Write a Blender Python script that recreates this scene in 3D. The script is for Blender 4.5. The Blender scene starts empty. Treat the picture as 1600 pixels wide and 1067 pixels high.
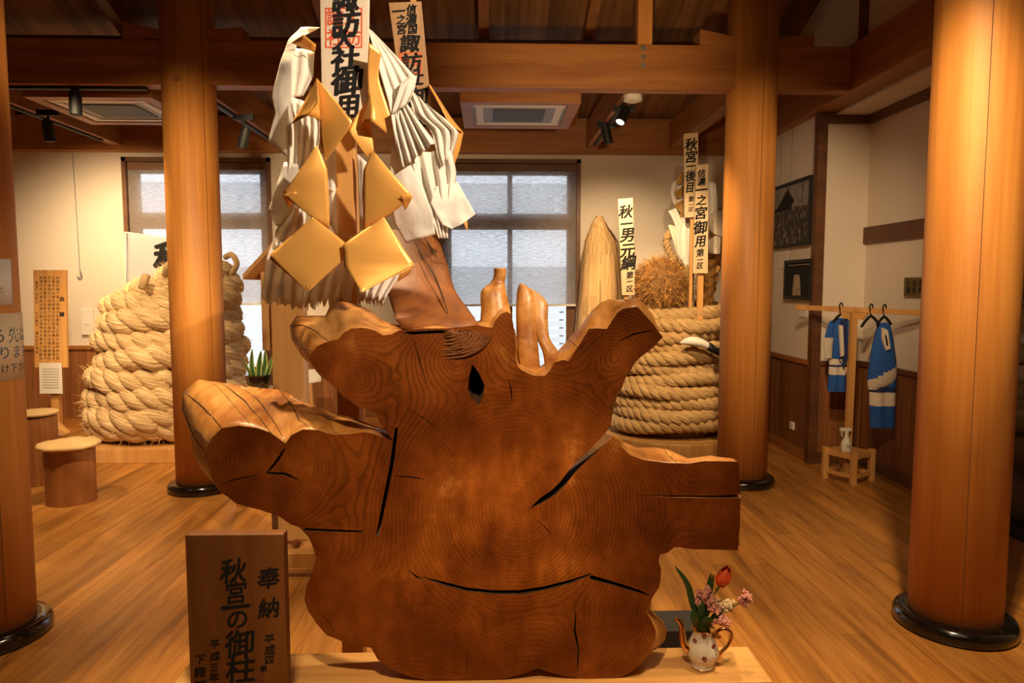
import bpy, bmesh, math, random
from mathutils import Vector, Matrix, noise
from mathutils.geometry import delaunay_2d_cdt
random.seed(7)
S = bpy.context.scene
COL = S.collection
V = Vector
PI = math.pi

# ------------------------------------------------------------------ camera
H, F, PITCH, YAW = 1.6, 1100.0, math.atan(0.079), 0.030
cd = bpy.data.cameras.new('camera'); cam = bpy.data.objects.new('camera', cd); COL.objects.link(cam)
cd.sensor_width = 36; cd.lens = F / 1600 * 36; cd.clip_start = 0.05
cam.location = (0, 0, H); cam.rotation_euler = (PI/2 - PITCH, 0, -YAW)
S.camera = cam
RM = cam.rotation_euler.to_matrix()

def ray(px, py):
    return RM @ V(((px - 800) / F, -(py - 533.5) / F, -1))
def P(px, py, Y):                       # the place at depth Y seen at a photo position
    r = ray(px, py); s = Y / r.y
    return V((r.x * s, Y, H + r.z * s))
def G(px, py, z=0.0):                   # the place at height z
    r = ray(px, py); s = (z - H) / r.z
    return V((r.x * s, r.y * s, z))

# ------------------------------------------------------------------ world, exposure, lights
W = bpy.data.worlds.new('sky'); S.world = W; W.use_nodes = True
bg = W.node_tree.nodes['Background']; bg.inputs[0].default_value = (0.80, 0.89, 1, 1); bg.inputs[1].default_value = 4.2
S.view_settings.view_transform = 'Standard'; S.view_settings.look = 'None'
S.view_settings.exposure = 0.62; S.view_settings.gamma = 1
S.cycles.max_bounces = 8; S.cycles.transparent_max_bounces = 12
S.cycles.sample_clamp_indirect = 4
WARM = (1.0, 0.70, 0.38)

def lamp(name, loc, target, power, angle=50, blend=0.6, color=WARM, radius=0.05):
    d = bpy.data.lights.new(name, 'SPOT'); o = bpy.data.objects.new(name, d); COL.objects.link(o)
    d.energy = power; d.spot_size = math.radians(angle); d.spot_blend = blend; d.color = color; d.shadow_soft_size = radius
    o.location = loc; o.rotation_euler = (V(target) - V(loc)).to_track_quat('-Z', 'Y').to_euler()
    return o
def area(name, loc, target, power, sx, sy, color=WARM):
    d = bpy.data.lights.new(name, 'AREA'); o = bpy.data.objects.new(name, d); COL.objects.link(o)
    d.energy = power; d.shape = 'RECTANGLE'; d.size = sx; d.size_y = sy; d.color = color
    o.location = loc; o.rotation_euler = (V(target) - V(loc)).to_track_quat('-Z', 'Y').to_euler()
    return o

# spots for the hall's track lighting, plus unseen ones added to brighten single things
lamp('aimed_spot', (1.9, 0.5, 3.6), (0.02, 2.5, 2.22), 500, 31, 0.7, (1.0, 0.80, 0.57))           # right front onto paper streamers and stump
lamp('aimed_spot', (-0.3, 0.2, 3.7), (0.06, 2.3, 0.72), 270, 30, 1.0)          # front onto stump
lamp('aimed_spot', (-1.1, 2.95, 3.9), (-0.75, 2.5, 1.1), 300, 40, 0.8)        # above, onto the left root arm
lamp('aimed_spot', (0.95, 3.0, 3.9), (0.45, 2.45, 1.2), 150, 44, 0.8)         # above, onto the right root arms
lamp('aimed_spot', (-3.0, 4.7, 3.3), (-2.9, 7.0, 0.9), 190, 56, 0.6)          # left rope
lamp('aimed_spot', (0.9, 4.2, 3.4), (1.7, 7.0, 1.2), 370, 40, 0.6)            # right rope
lamp('aimed_spot', (0.2, 0.6, 3.2), (2.15, 3.2, 1.7), 190, 46, 0.8)           # near right pillar
lamp('aimed_spot', (0.9, 2.2, 3.2), (2.05, 5.5, 1.9), 230, 44, 0.8)           # far right pillar
lamp('aimed_spot', (-1.2, 2.0, 3.2), (-2.28, 5.4, 1.9), 420, 42, 0.9)         # far left pillar
lamp('aimed_spot', (-3.9, 6.55, 2.72), (-4.0, 8.0, 1.5), 160, 120, 0.9)         # left part of back wall
lamp('aimed_spot', (-2.0, 5.8, 2.95), (-1.6, 8.0, 2.4), 40, 90, 0.8)          # back wall between the windows
lamp('aimed_spot', (1.0, 6.3, 2.85), (1.35, 8.0, 1.5), 100, 80, 0.9)            # right part of back wall
lamp('aimed_spot', (1.5, 2.2, 3.7), (1.75, 3.5, 0), 270, 66, 0.9)              # floor right
lamp('aimed_spot', (-2.0, 4.2, 3.5), (-2.3, 4.7, 0), 290, 56, 0.9)            # floor left
lamp('aimed_spot', (1.6, 1.9, 3.6), (0.95, 2.4, 0.3), 140, 34, 0.8)            # bench end with the flowers
lamp('aimed_spot', (0.7, 3.3, 2.4), (0.75, 5.5, 3.27), 95, 60, 0.9)            # unseen spot added in mid-air to brighten the tie beam
lamp('aimed_spot', (2.4, 4.6, 3.0), (2.9, 7.0, 1.7), 11, 70, 0.9)             # pictures on the right wall
lamp('aimed_spot', (-0.6, 2.6, 3.4), (-1.3, 3.1, 0), 130, 42, 0.9)  # unseen spot added to brighten the floor beside the sign board
lamp('aimed_spot', (-0.2, 0.3, 3.5), (-0.82, 2.1, 0.5), 110, 30, 0.9)           # sign board            # unseen spot added to brighten it
lamp('aimed_spot', (-3.5, 4.3, 3.0), (-3.7, 5.9, 0.8), 150, 64, 0.9)           # unseen spot added to brighten the stool and notice board
area('fill_light', (0.8, 0.4, 3.9), (0.6, 2.4, 0), 9, 2.4, 1.6)  # soft overhead fill added to lift the whole scene, no fitting of the hall

# ------------------------------------------------------------------ materials
MATS = {}
def nt(name):
    m = bpy.data.materials.new(name); m.use_nodes = True
    t = m.node_tree; b = t.nodes['Principled BSDF']
    return m, t, b
def N(t, kind, **kw):
    n = t.nodes.new(kind)
    for k, v in kw.items():
        if k in n.inputs: n.inputs[k].default_value = v
        else: setattr(n, k, v)
    return n
def ramp(t, src, stops):
    r = t.nodes.new('ShaderNodeValToRGB'); e = r.color_ramp.elements
    while len(e) < len(stops): e.new(0.5)
    for i, (p, c) in enumerate(stops):
        e[i].position = p; e[i].color = (*c, 1)
    t.links.new(src, r.inputs[0]); return r
def plain(name, c, rough=0.6, metal=0.0, nscale=0, namp=0.15, coat=0.0, bump=0.0):
    m, t, b = nt(name)
    b.inputs['Base Color'].default_value = (*c, 1); b.inputs['Roughness'].default_value = rough; b.inputs['Metallic'].default_value = metal
    if coat: b.inputs['Coat Weight'].default_value = coat
    if nscale:
        tc = N(t, 'ShaderNodeTexCoord'); n = N(t, 'ShaderNodeTexNoise', Scale=nscale, Detail=4.0)
        t.links.new(tc.outputs['Object'], n.inputs['Vector'])
        r = ramp(t, n.outputs[0], [(0.3, tuple(x * (1 - namp) for x in c)), (0.7, tuple(min(1, x * (1 + namp)) for x in c))])
        t.links.new(r.outputs[0], b.inputs['Base Color'])
        if bump:
            bn = N(t, 'ShaderNodeBump', Strength=bump, Distance=0.01)
            t.links.new(n.outputs[0], bn.inputs['Height']); t.links.new(bn.outputs[0], b.inputs['Normal'])
    return m
def wood(name, dark, light, stretch=(18, 18, 1.2), rough=0.45, bump=0.05, knots=False, boards=None):
    """stretched noise grain; boards = (axis, pitch) adds thin grooves between boards"""
    m, t, b = nt(name); b.inputs['Roughness'].default_value = rough
    tc = N(t, 'ShaderNodeTexCoord'); mp = N(t, 'ShaderNodeMapping'); mp.inputs['Scale'].default_value = stretch
    t.links.new(tc.outputs['Object'], mp.inputs[0])
    n1 = N(t, 'ShaderNodeTexNoise', Scale=1.0, Detail=5.0, Roughness=0.6, Distortion=0.6)
    t.links.new(mp.outputs[0], n1.inputs['Vector'])
    n2 = N(t, 'ShaderNodeTexNoise', Scale=4.0, Detail=3.0); t.links.new(mp.outputs[0], n2.inputs['Vector'])
    mx = N(t, 'ShaderNodeMath', operation='MULTIPLY_ADD'); mx.inputs[1].default_value = 0.25
    t.links.new(n2.outputs[0], mx.inputs[0]); t.links.new(n1.outputs[0], mx.inputs[2])
    r = ramp(t, mx.outputs[0], [(0.45, dark), (0.85, light)])
    out = r.outputs[0]
    if boards:
        ax, pitch = boards
        sp = N(t, 'ShaderNodeSeparateXYZ'); t.links.new(tc.outputs['Object'], sp.inputs[0])
        d = N(t, 'ShaderNodeMath', operation='DIVIDE'); d.inputs[1].default_value = pitch; t.links.new(sp.outputs[ax], d.inputs[0])
        fl = N(t, 'ShaderNodeMath', operation='FLOOR'); t.links.new(d.outputs[0], fl.inputs[0])
        wn = N(t, 'ShaderNodeTexWhiteNoise', noise_dimensions='1D'); t.links.new(fl.outputs[0], wn.inputs['W'])
        fr = N(t, 'ShaderNodeMath', operation='FRACT'); t.links.new(d.outputs[0], fr.inputs[0])
        gr = ramp(t, fr.outputs[0], [(0.0, (0.25,) * 3), (0.05, (1,) * 3), (1.0, (1,) * 3)])
        vr = ramp(t, wn.outputs['Value'], [(0, (0.72,) * 3), (1, (1.15,) * 3)])
        m1 = N(t, 'ShaderNodeMix', data_type='RGBA', blend_type='MULTIPLY'); m1.inputs[0].default_value = 1
        t.links.new(out, m1.inputs[6]); t.links.new(vr.outputs[0], m1.inputs[7])
        m2 = N(t, 'ShaderNodeMix', data_type='RGBA', blend_type='MULTIPLY'); m2.inputs[0].default_value = 1
        t.links.new(m1.outputs[2], m2.inputs[6]); t.links.new(gr.outputs[0], m2.inputs[7]); out = m2.outputs[2]
    if knots:
        vo = N(t, 'ShaderNodeTexVoronoi', Scale=1.6); mk = N(t, 'ShaderNodeMapping'); mk.inputs['Scale'].default_value = knots
        t.links.new(tc.outputs['Object'], mk.inputs[0]); t.links.new(mk.outputs[0], vo.inputs['Vector'])
        kr = ramp(t, vo.outputs['Distance'], [(0.03, (0.25, 0.18, 0.12)), (0.09, (1, 1, 1))])
        m3 = N(t, 'ShaderNodeMix', data_type='RGBA', blend_type='MULTIPLY'); m3.inputs[0].default_value = 1
        t.links.new(out, m3.inputs[6]); t.links.new(kr.outputs[0], m3.inputs[7]); out = m3.outputs[2]
    t.links.new(out, b.inputs['Base Color'])
    bn = N(t, 'ShaderNodeBump', Strength=bump, Distance=0.01)
    t.links.new(mx.outputs[0], bn.inputs['Height']); t.links.new(bn.outputs[0], b.inputs['Normal'])
    return m
def floor_mat():
    m, t, b = nt('floor_boards'); b.inputs['Roughness'].default_value = 0.36
    tc = N(t, 'ShaderNodeTexCoord'); mp = N(t, 'ShaderNodeMapping'); mp.inputs['Rotation'].default_value = (0, 0, PI / 2)
    t.links.new(tc.outputs['Object'], mp.inputs[0])
    br = N(t, 'ShaderNodeTexBrick', Scale=1.0); br.inputs['Brick Width'].default_value = 1.3; br.inputs['Row Height'].default_value = 0.115
    br.inputs['Mortar Size'].default_value = 0.0012; br.inputs['Color1'].default_value = (0.74, 0.74, 0.74, 1); br.inputs['Color2'].default_value = (1.12, 1.12, 1.12, 1)
    br.inputs['Mortar'].default_value = (0.4, 0.36, 0.32, 1); br.offset = 0.37
    t.links.new(mp.outputs[0], br.inputs['Vector'])
    m2 = N(t, 'ShaderNodeMapping'); m2.inputs['Scale'].default_value = (14, 0.9, 1); t.links.new(tc.outputs['Object'], m2.inputs[0])
    n = N(t, 'ShaderNodeTexNoise', Scale=1.3, Detail=7.0, Roughness=0.65, Distortion=0.7); t.links.new(m2.outputs[0], n.inputs['Vector'])
    r = ramp(t, n.outputs[0], [(0.30, (0.22, 0.083, 0.016)), (0.5, (0.44, 0.185, 0.038)), (0.72, (0.58, 0.275, 0.066))])
    mx = N(t, 'ShaderNodeMix', data_type='RGBA', blend_type='MULTIPLY'); mx.inputs[0].default_value = 1
    t.links.new(r.outputs[0], mx.inputs[6]); t.links.new(br.outputs[0], mx.inputs[7]); t.links.new(mx.outputs[2], b.inputs['Base Color'])
    return m
def rope_mat(name, dark, light, k=26, tw=9.0):
    m, t, b = nt(name); b.inputs['Roughness'].default_value = 0.85
    uv = N(t, 'ShaderNodeTexCoord'); sp = N(t, 'ShaderNodeSeparateXYZ'); t.links.new(uv.outputs['UV'], sp.inputs[0])
    a = N(t, 'ShaderNodeMath', operation='MULTIPLY_ADD'); a.inputs[1].default_value = tw; t.links.new(sp.outputs[0], a.inputs[0]); t.links.new(sp.outputs[1], a.inputs[2])
    cb = N(t, 'ShaderNodeCombineXYZ'); t.links.new(a.outputs[0], cb.inputs[0])
    u2 = N(t, 'ShaderNodeMath', operation='MULTIPLY'); u2.inputs[1].default_value = 0.25; t.links.new(sp.outputs[0], u2.inputs[0]); t.links.new(u2.outputs[0], cb.inputs[1])
    n = N(t, 'ShaderNodeTexNoise', Scale=k, Detail=4.0, Roughness=0.6); t.links.new(cb.outputs[0], n.inputs['Vector'])
    r = ramp(t, n.outputs[0], [(0.3, dark), (0.65, light)]); t.links.new(r.outputs[0], b.inputs['Base Color'])
    bn = N(t, 'ShaderNodeBump', Strength=1.0, Distance=0.02); t.links.new(n.outputs[0], bn.inputs['Height']); t.links.new(bn.outputs[0], b.inputs['Normal'])
    return m
def stump_face_mat():
    m, t, b = nt('stump_growth_rings'); b.inputs['Roughness'].default_value = 0.46; b.inputs['Specular IOR Level'].default_value = 0.28
    at = N(t, 'ShaderNodeAttribute'); at.attribute_name = 'ring'
    tc = N(t, 'ShaderNodeTexCoord')
    nd = N(t, 'ShaderNodeTexNoise', Scale=7.0, Detail=4.0); t.links.new(tc.outputs['Object'], nd.inputs['Vector'])
    ad = N(t, 'ShaderNodeMath', operation='MULTIPLY_ADD'); ad.inputs[1].default_value = 0.035
    t.links.new(nd.outputs[0], ad.inputs[0]); t.links.new(at.outputs['Fac'], ad.inputs[2])
    # ring spacing varies like slow and fast years
    cb = N(t, 'ShaderNodeCombineXYZ'); t.links.new(ad.outputs[0], cb.inputs[0])
    nv = N(t, 'ShaderNodeTexNoise', Scale=18.0, Detail=2.0); t.links.new(cb.outputs[0], nv.inputs['Vector'])
    s0 = N(t, 'ShaderNodeMath', operation='MULTIPLY_ADD'); s0.inputs[1].default_value = 0.02; t.links.new(nv.outputs[0], s0.inputs[0]); t.links.new(ad.outputs[0], s0.inputs[2])
    sc = N(t, 'ShaderNodeMath', operation='MULTIPLY'); sc.inputs[1].default_value = 86.0; t.links.new(s0.outputs[0], sc.inputs[0])
    fr = N(t, 'ShaderNodeMath', operation='FRACT'); t.links.new(sc.outputs[0], fr.inputs[0])
    ring = ramp(t, fr.outputs[0], [(0.0, (1,) * 3), (0.55, (0.86,) * 3), (0.86, (0.45,) * 3), (1.0, (0.95,) * 3)])
    n2 = N(t, 'ShaderNodeTexNoise', Scale=3.2, Detail=6.0, Roughness=0.62); t.links.new(tc.outputs['Object'], n2.inputs['Vector'])
    base = ramp(t, n2.outputs[0], [(0.30, (0.10, 0.022, 0.003)), (0.48, (0.20, 0.047, 0.005)), (0.60, (0.30, 0.080, 0.010)), (0.70, (0.54, 0.21, 0.042))])
    n3 = N(t, 'ShaderNodeTexNoise', Scale=2.0, Detail=2.0); t.links.new(tc.outputs['Object'], n3.inputs['Vector'])
    st = ramp(t, n3.outputs[0], [(0.35, (0.25,) * 3), (0.65, (1,) * 3)])
    mx = N(t, 'ShaderNodeMix', data_type='RGBA', blend_type='MULTIPLY'); t.links.new(st.outputs[0], mx.inputs[0])
    # paler round the pith, streaked with scuffs
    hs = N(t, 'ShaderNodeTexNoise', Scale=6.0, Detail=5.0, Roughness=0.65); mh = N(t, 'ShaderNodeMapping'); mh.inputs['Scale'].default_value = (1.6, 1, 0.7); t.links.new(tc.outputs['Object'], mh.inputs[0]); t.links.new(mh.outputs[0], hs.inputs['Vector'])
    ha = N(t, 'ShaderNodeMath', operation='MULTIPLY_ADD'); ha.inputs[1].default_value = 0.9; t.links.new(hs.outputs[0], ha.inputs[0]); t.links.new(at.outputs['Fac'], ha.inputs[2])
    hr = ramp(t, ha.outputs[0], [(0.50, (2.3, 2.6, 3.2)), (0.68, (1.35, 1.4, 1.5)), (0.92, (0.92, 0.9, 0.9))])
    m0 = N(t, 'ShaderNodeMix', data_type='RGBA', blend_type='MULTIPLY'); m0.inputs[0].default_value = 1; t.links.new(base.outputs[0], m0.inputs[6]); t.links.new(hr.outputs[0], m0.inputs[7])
    t.links.new(m0.outputs[2], mx.inputs[6]); t.links.new(ring.outputs[0], mx.inputs[7]); t.links.new(mx.outputs[2], b.inputs['Base Color'])
    bn = N(t, 'ShaderNodeBump', Strength=0.10, Distance=0.004); t.links.new(fr.outputs[0], bn.inputs['Height']); t.links.new(bn.outputs[0], b.inputs['Normal'])
    return m
def blind_mat():
    m, t, b = nt('roller_blind_weave')
    tc = N(t, 'ShaderNodeTexCoord'); mp = N(t, 'ShaderNodeMapping'); mp.inputs['Scale'].default_value = (12, 1, 170); t.links.new(tc.outputs['Object'], mp.inputs[0])
    n = N(t, 'ShaderNodeTexNoise', Scale=1.0, Detail=3.0); t.links.new(mp.outputs[0], n.inputs['Vector'])
    r = ramp(t, n.outputs[0], [(0.3, (0.38,) * 3), (0.7, (0.72,) * 3)])
    tr = N(t, 'ShaderNodeBsdfTransparent'); df = N(t, 'ShaderNodeBsdfDiffuse'); df.inputs[0].default_value = (0.42, 0.36, 0.31, 1)
    tl = N(t, 'ShaderNodeBsdfTranslucent'); tl.inputs[0].default_value = (0.5, 0.5, 0.5, 1)
    a = N(t, 'ShaderNodeMixShader'); a.inputs[0].default_value = 0.35; t.links.new(df.outputs[0], a.inputs[1]); t.links.new(tl.outputs[0], a.inputs[2])
    mx = N(t, 'ShaderNodeMixShader'); t.links.new(r.outputs[0], mx.inputs[0]); t.links.new(a.outputs[0], mx.inputs[1]); t.links.new(tr.outputs[0], mx.inputs[2])
    t.links.new(mx.outputs[0], t.nodes['Material Output'].inputs[0])
    return m
def paper_mat(name, c, trans=0.3, rough=0.6, crease=0.25):
    m, t, b = nt(name); b.inputs['Base Color'].default_value = (*c, 1); b.inputs['Roughness'].default_value = rough
    tc = N(t, 'ShaderNodeTexCoord'); n = N(t, 'ShaderNodeTexNoise', Scale=14.0, Detail=3.0, Distortion=0.8); t.links.new(tc.outputs['Object'], n.inputs['Vector'])
    bn = N(t, 'ShaderNodeBump', Strength=crease, Distance=0.01); t.links.new(n.outputs[0], bn.inputs['Height']); t.links.new(bn.outputs[0], b.inputs['Normal'])
    tl = N(t, 'ShaderNodeBsdfTranslucent'); tl.inputs[0].default_value = (*c, 1)
    mx = N(t, 'ShaderNodeMixShader'); mx.inputs[0].default_value = trans
    if name.startswith('gold'): b.inputs['Metallic'].default_value = 0.35
    t.links.new(b.outputs[0], mx.inputs[1]); t.links.new(tl.outputs[0], mx.inputs[2]); t.links.new(mx.outputs[0], t.nodes['Material Output'].inputs[0])
    return m

M = dict(
    floor=floor_mat(),
    pillar=wood('pillar_wood', (0.47, 0.172, 0.030), (0.65, 0.285, 0.062), (14, 14, 0.5), 0.55, 0.02),
    beam=wood('beam_wood', (0.26, 0.085, 0.015), (0.42, 0.165, 0.034), (0.8, 9, 11), 0.5, 0.04, knots=(0.7, 1, 2.0)),
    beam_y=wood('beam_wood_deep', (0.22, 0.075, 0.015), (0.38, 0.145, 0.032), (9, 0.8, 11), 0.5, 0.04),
    dark=wood('dark_trim_wood', (0.085, 0.03, 0.011), (0.15, 0.058, 0.02), (2, 2, 9), 0.5, 0.04),
    roof=wood('ceiling_planks', (0.15, 0.06, 0.02), (0.30, 0.135, 0.048), (16, 0.8, 1), 0.6, 0.05, boards=(0, 0.13), knots=(3, 1, 1)),
    dado=wood('dado_boards', (0.21, 0.072, 0.02), (0.34, 0.135, 0.04), (20, 20, 1.0), 0.5, 0.04, boards=(0, 0.12)),
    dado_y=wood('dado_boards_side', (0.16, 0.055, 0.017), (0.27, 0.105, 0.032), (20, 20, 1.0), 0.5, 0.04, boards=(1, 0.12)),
    wall=plain('plaster', (0.69, 0.60, 0.50), 0.9, nscale=60, namp=0.05, bump=0.1),
    frame=wood('window_frame_wood', (0.10, 0.038, 0.013), (0.17, 0.068, 0.022), (3, 3, 6), 0.5, 0.03),
    blind=blind_mat(),
    black=plain('black_metal', (0.004, 0.004, 0.004), 0.6),
    lacquer=plain('black_lacquer', (0.008, 0.006, 0.006), 0.16, coat=0.6),
    white=plain('white_plastic', (0.72, 0.68, 0.62), 0.5),
    steel=plain('steel', (0.6, 0.58, 0.55), 0.3, 1.0),
    grey=plain('grey_plastic', (0.26, 0.25, 0.25), 0.5),
    dgrey=plain('dark_grille', (0.06, 0.058, 0.058), 0.6),
    ink=plain('ink', (0.006, 0.005, 0.005), 0.95),
    blueink=plain('blue_ink', (0.03, 0.08, 0.13), 0.7),
    red=plain('vermilion_ink', (0.72, 0.10, 0.03), 0.7),
    paper=plain('paper', (0.74, 0.69, 0.62), 0.8),
    paper_old=plain('old_paper', (0.66, 0.50, 0.31), 0.8),
    plaque=wood('pale_plaque_wood', (0.58, 0.40, 0.22), (0.74, 0.56, 0.34), (18, 18, 1), 0.6, 0.02),
    plaque_w=wood('white_plaque_wood', (0.74, 0.60, 0.45), (0.84, 0.72, 0.57), (14, 14, 0.8), 0.6, 0.02),
    plaque_b=wood('brown_plaque_wood', (0.36, 0.20, 0.09), (0.48, 0.29, 0.14), (14, 14, 0.8), 0.6, 0.02),
    sign=wood('sign_board_wood', (0.15, 0.050, 0.010), (0.27, 0.100, 0.022), (9, 9, 1.0), 0.6, 0.04),
    cypress=wood('cypress_wood', (0.52, 0.25, 0.07), (0.70, 0.38, 0.12), (12, 12, 0.8), 0.5, 0.03),
    bench=wood('bench_wood', (0.54, 0.27, 0.08), (0.74, 0.43, 0.15), (1.0, 14, 14), 0.4, 0.04),
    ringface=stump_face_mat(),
    stumpside=wood('stump_root_surface', (0.26, 0.085, 0.014), (0.66, 0.33, 0.09), (9, 2.4, 9), 0.38, 0.35),
    crackwood=wood('stump_crack_wood', (0.022, 0.009, 0.003), (0.11, 0.045, 0.014), (14, 5, 14), 0.85, 0.6),
    gold=paper_mat('gold_paper', (0.93, 0.47, 0.11), 0.0, 0.40, 0.03),
    goldback=paper_mat('gold_paper_shade_side', (0.60, 0.28, 0.06), 0.0, 0.5, 0.05),
    shide=paper_mat('white_shide_paper', (0.88, 0.83, 0.75), 0.22, 0.7, 0.3),
    rope=rope_mat('straw_rope', (0.34, 0.19, 0.07), (0.84, 0.61, 0.33), 26, 1.0),
    rope2=rope_mat('hemp_rope', (0.32, 0.17, 0.055), (0.74, 0.49, 0.21), 26, 1.5),
    fibre=plain('straw_fibre', (0.76, 0.52, 0.23), 0.8),
    brownfibre=plain('brown_straw', (0.22, 0.105, 0.03), 0.85),
    skein=rope_mat('bast_fibre', (0.46, 0.22, 0.06), (0.95, 0.68, 0.33), 30, 0.02),
    whiterope=plain('white_cord', (0.62, 0.54, 0.43), 0.7),
    feather=plain('white_tuft', (0.75, 0.70, 0.62), 0.8),
    leaf=plain('leaf_green', (0.035, 0.085, 0.022), 0.4, nscale=30),
    leafedge=plain('leaf_yellow_edge', (0.42, 0.42, 0.10), 0.4),
    tulip=plain('tulip_petal', (0.80, 0.11, 0.02), 0.4, nscale=30, namp=0.3),
    pink=plain('pink_petal', (0.72, 0.34, 0.29), 0.6, nscale=90, namp=0.25),
    cream=plain('cream_petal', (0.75, 0.58, 0.38), 0.6),
    china=plain('porcelain', (0.80, 0.72, 0.62), 0.12, coat=0.6),
    gilt=plain('gilding', (0.80, 0.47, 0.20), 0.22, 1.0),
    motif=plain('china_painted_flower', (0.28, 0.06, 0.05), 0.25),
    blue=plain('blue_cotton', (0.012, 0.085, 0.36), 0.85, nscale=40, namp=0.12),
    navy=plain('navy_cotton', (0.010, 0.022, 0.10), 0.85),
    cotton=plain('white_cotton', (0.66, 0.58, 0.48), 0.85),
    brass=plain('brass_plate', (0.16, 0.13, 0.045), 0.4, 0.6),
    glass=plain('dark_door_glass', (0.012, 0.014, 0.016), 0.08),
    fence=plain('outside_white_boards', (0.56, 0.57, 0.58), 0.7),
    outwall=plain('outside_grey_siding', (0.30, 0.30, 0.30), 0.8),
    outground=plain('outside_gravel', (0.5, 0.5, 0.48), 0.9),
    hedge=plain('outside_leaves', (0.10, 0.22, 0.06), 0.8),
    clear=plain('clear_bottle', (0.70, 0.66, 0.60), 0.15),
)
def pattern_mat(name, bgc, fgc, kind):
    m, t, b = nt(name); b.inputs['Roughness'].default_value = 0.8
    tc = N(t, 'ShaderNodeTexCoord')
    if kind == 'check':
        x = N(t, 'ShaderNodeTexChecker', Scale=110.0); t.links.new(tc.outputs['Object'], x.inputs['Vector'])
        x.inputs[1].default_value = (*bgc, 1); x.inputs[2].default_value = (*fgc, 1); t.links.new(x.outputs[0], b.inputs['Base Color'])
    else:
        x = N(t, 'ShaderNodeTexWave', Scale=7.0, wave_type='BANDS', bands_direction='DIAGONAL', Distortion=1.0)
        t.links.new(tc.outputs['Object'], x.inputs['Vector'])
        r = ramp(t, x.outputs[0], [(0.06, bgc), (0.14, fgc)]); t.links.new(r.outputs[0], b.inputs['Base Color'])
    return m
M['ropeprint'] = pattern_mat('printed_rope_band', (0.02, 0.04, 0.15), (0.66, 0.58, 0.48), 'wave')
M['sleeveprint'] = pattern_mat('printed_sleeve_band', (0.30, 0.26, 0.22), (0.80, 0.72, 0.60), 'check')
M['checkcloth'] = pattern_mat('dark_check_cloth', (0.012, 0.010, 0.010), (0.03, 0.026, 0.024), 'check')
def photo_mat():
    m, t, b = nt('framed_photo_print'); b.inputs['Roughness'].default_value = 0.6
    tc = N(t, 'ShaderNodeTexCoord'); mp = N(t, 'ShaderNodeMapping'); mp.inputs['Scale'].default_value = (1, 30, 12); t.links.new(tc.outputs['Object'], mp.inputs[0])
    n = N(t, 'ShaderNodeTexNoise', Scale=1.0, Detail=6.0, Roughness=0.7); t.links.new(mp.outputs[0], n.inputs['Vector'])
    r = ramp(t, n.outputs[0], [(0.46, (0.010, 0.009, 0.008)), (0.56, (0.06, 0.05, 0.04)), (0.64, (0.5, 0.40, 0.30))]); t.links.new(r.outputs[0], b.inputs['Base Color'])
    return m
M['photo'] = photo_mat()
M['photosky'] = plain('framed_photo_sky', (0.22, 0.20, 0.19), 0.6, nscale=9, namp=0.3)

# ------------------------------------------------------------------ object helpers
def root_of(o):
    while o.parent: o = o.parent
    return o
def obj(name, bm, mat, parent=None, smooth=False, label=None, kind=None, solid=0.0, bevel=0.0):
    me = bpy.data.meshes.new(name)
    if parent is not None:
        L = root_of(parent).location
        bmesh.ops.translate(bm, vec=-L, verts=bm.verts)
    bmesh.ops.recalc_face_normals(bm, faces=bm.faces) if not solid else None
    bm.to_mesh(me); bm.free()
    for mm in (mat if isinstance(mat, (list, tuple)) else [mat]): me.materials.append(mm)
    if smooth:
        for p in me.polygons: p.use_smooth = True
    o = bpy.data.objects.new(name, me); COL.objects.link(o)
    if parent is not None: o.parent = parent
    if label: o['label'] = label
    if kind: o['kind'] = kind
    if bevel:
        md = o.modifiers.new('bevel', 'BEVEL'); md.width = bevel; md.segments = 2; md.limit_method = 'ANGLE'; md.angle_limit = 0.6
    if solid:
        md = o.modifiers.new('thickness', 'SOLIDIFY'); md.thickness = solid; md.offset = 0
    return o
def tag(o, label, cat, group=None):
    o['label'] = label; o['category'] = cat
    if group: o['group'] = group
    return o
def thing(name, label, cat, loc, group=None):
    o = bpy.data.objects.new(name, None); COL.objects.link(o); o.location = loc; o.empty_display_size = 0.1
    return tag(o, label, cat, group)
def struct(name, bm, mat, parent=None, **kw):
    o = obj(name, bm, mat, parent, **kw)
    if parent is None: o['kind'] = 'structure'
    return o
def BM(): return bmesh.new()
def box(bm, x0, x1, y0, y1, z0, z1, mi=0):
    v = [bm.verts.new((x, y, z)) for z in (z0, z1) for y in (y0, y1) for x in (x0, x1)]
    for f in ((0, 2, 3, 1), (4, 5, 7, 6), (0, 1, 5, 4), (2, 6, 7, 3), (0, 4, 6, 2), (1, 3, 7, 5)):
        fa = bm.faces.new([v[i] for i in f]); fa.material_index = mi
    return v
def bx(*a):
    bm = BM(); box(bm, *a); return bm
def prism(bm, pts, ext, mi=0):
    a = [bm.verts.new(p) for p in pts]; b = [bm.verts.new(V(p) + V(ext)) for p in pts]; n = len(a)
    fs = [bm.faces.new(a), bm.faces.new(b[::-1])]
    for i in range(n): fs.append(bm.faces.new((a[i], b[i], b[(i + 1) % n], a[(i + 1) % n])))
    for f in fs: f.material_index = mi
    return a, b
def beam(bm, p, q, w, h):
    """square timber from p to q, w wide, h tall"""
    p, q = V(p), V(q); d = (q - p).normalized(); up = V((0, 0, 1))
    if abs(d.z) > 0.9: up = V((0, 1, 0))
    s = d.cross(up).normalized(); u = s.cross(d).normalized()
    prism(bm, [p + s * (a * w / 2) + u * (b * h / 2) for a, b in ((-1, -1), (1, -1), (1, 1), (-1, 1))], q - p)
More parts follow.
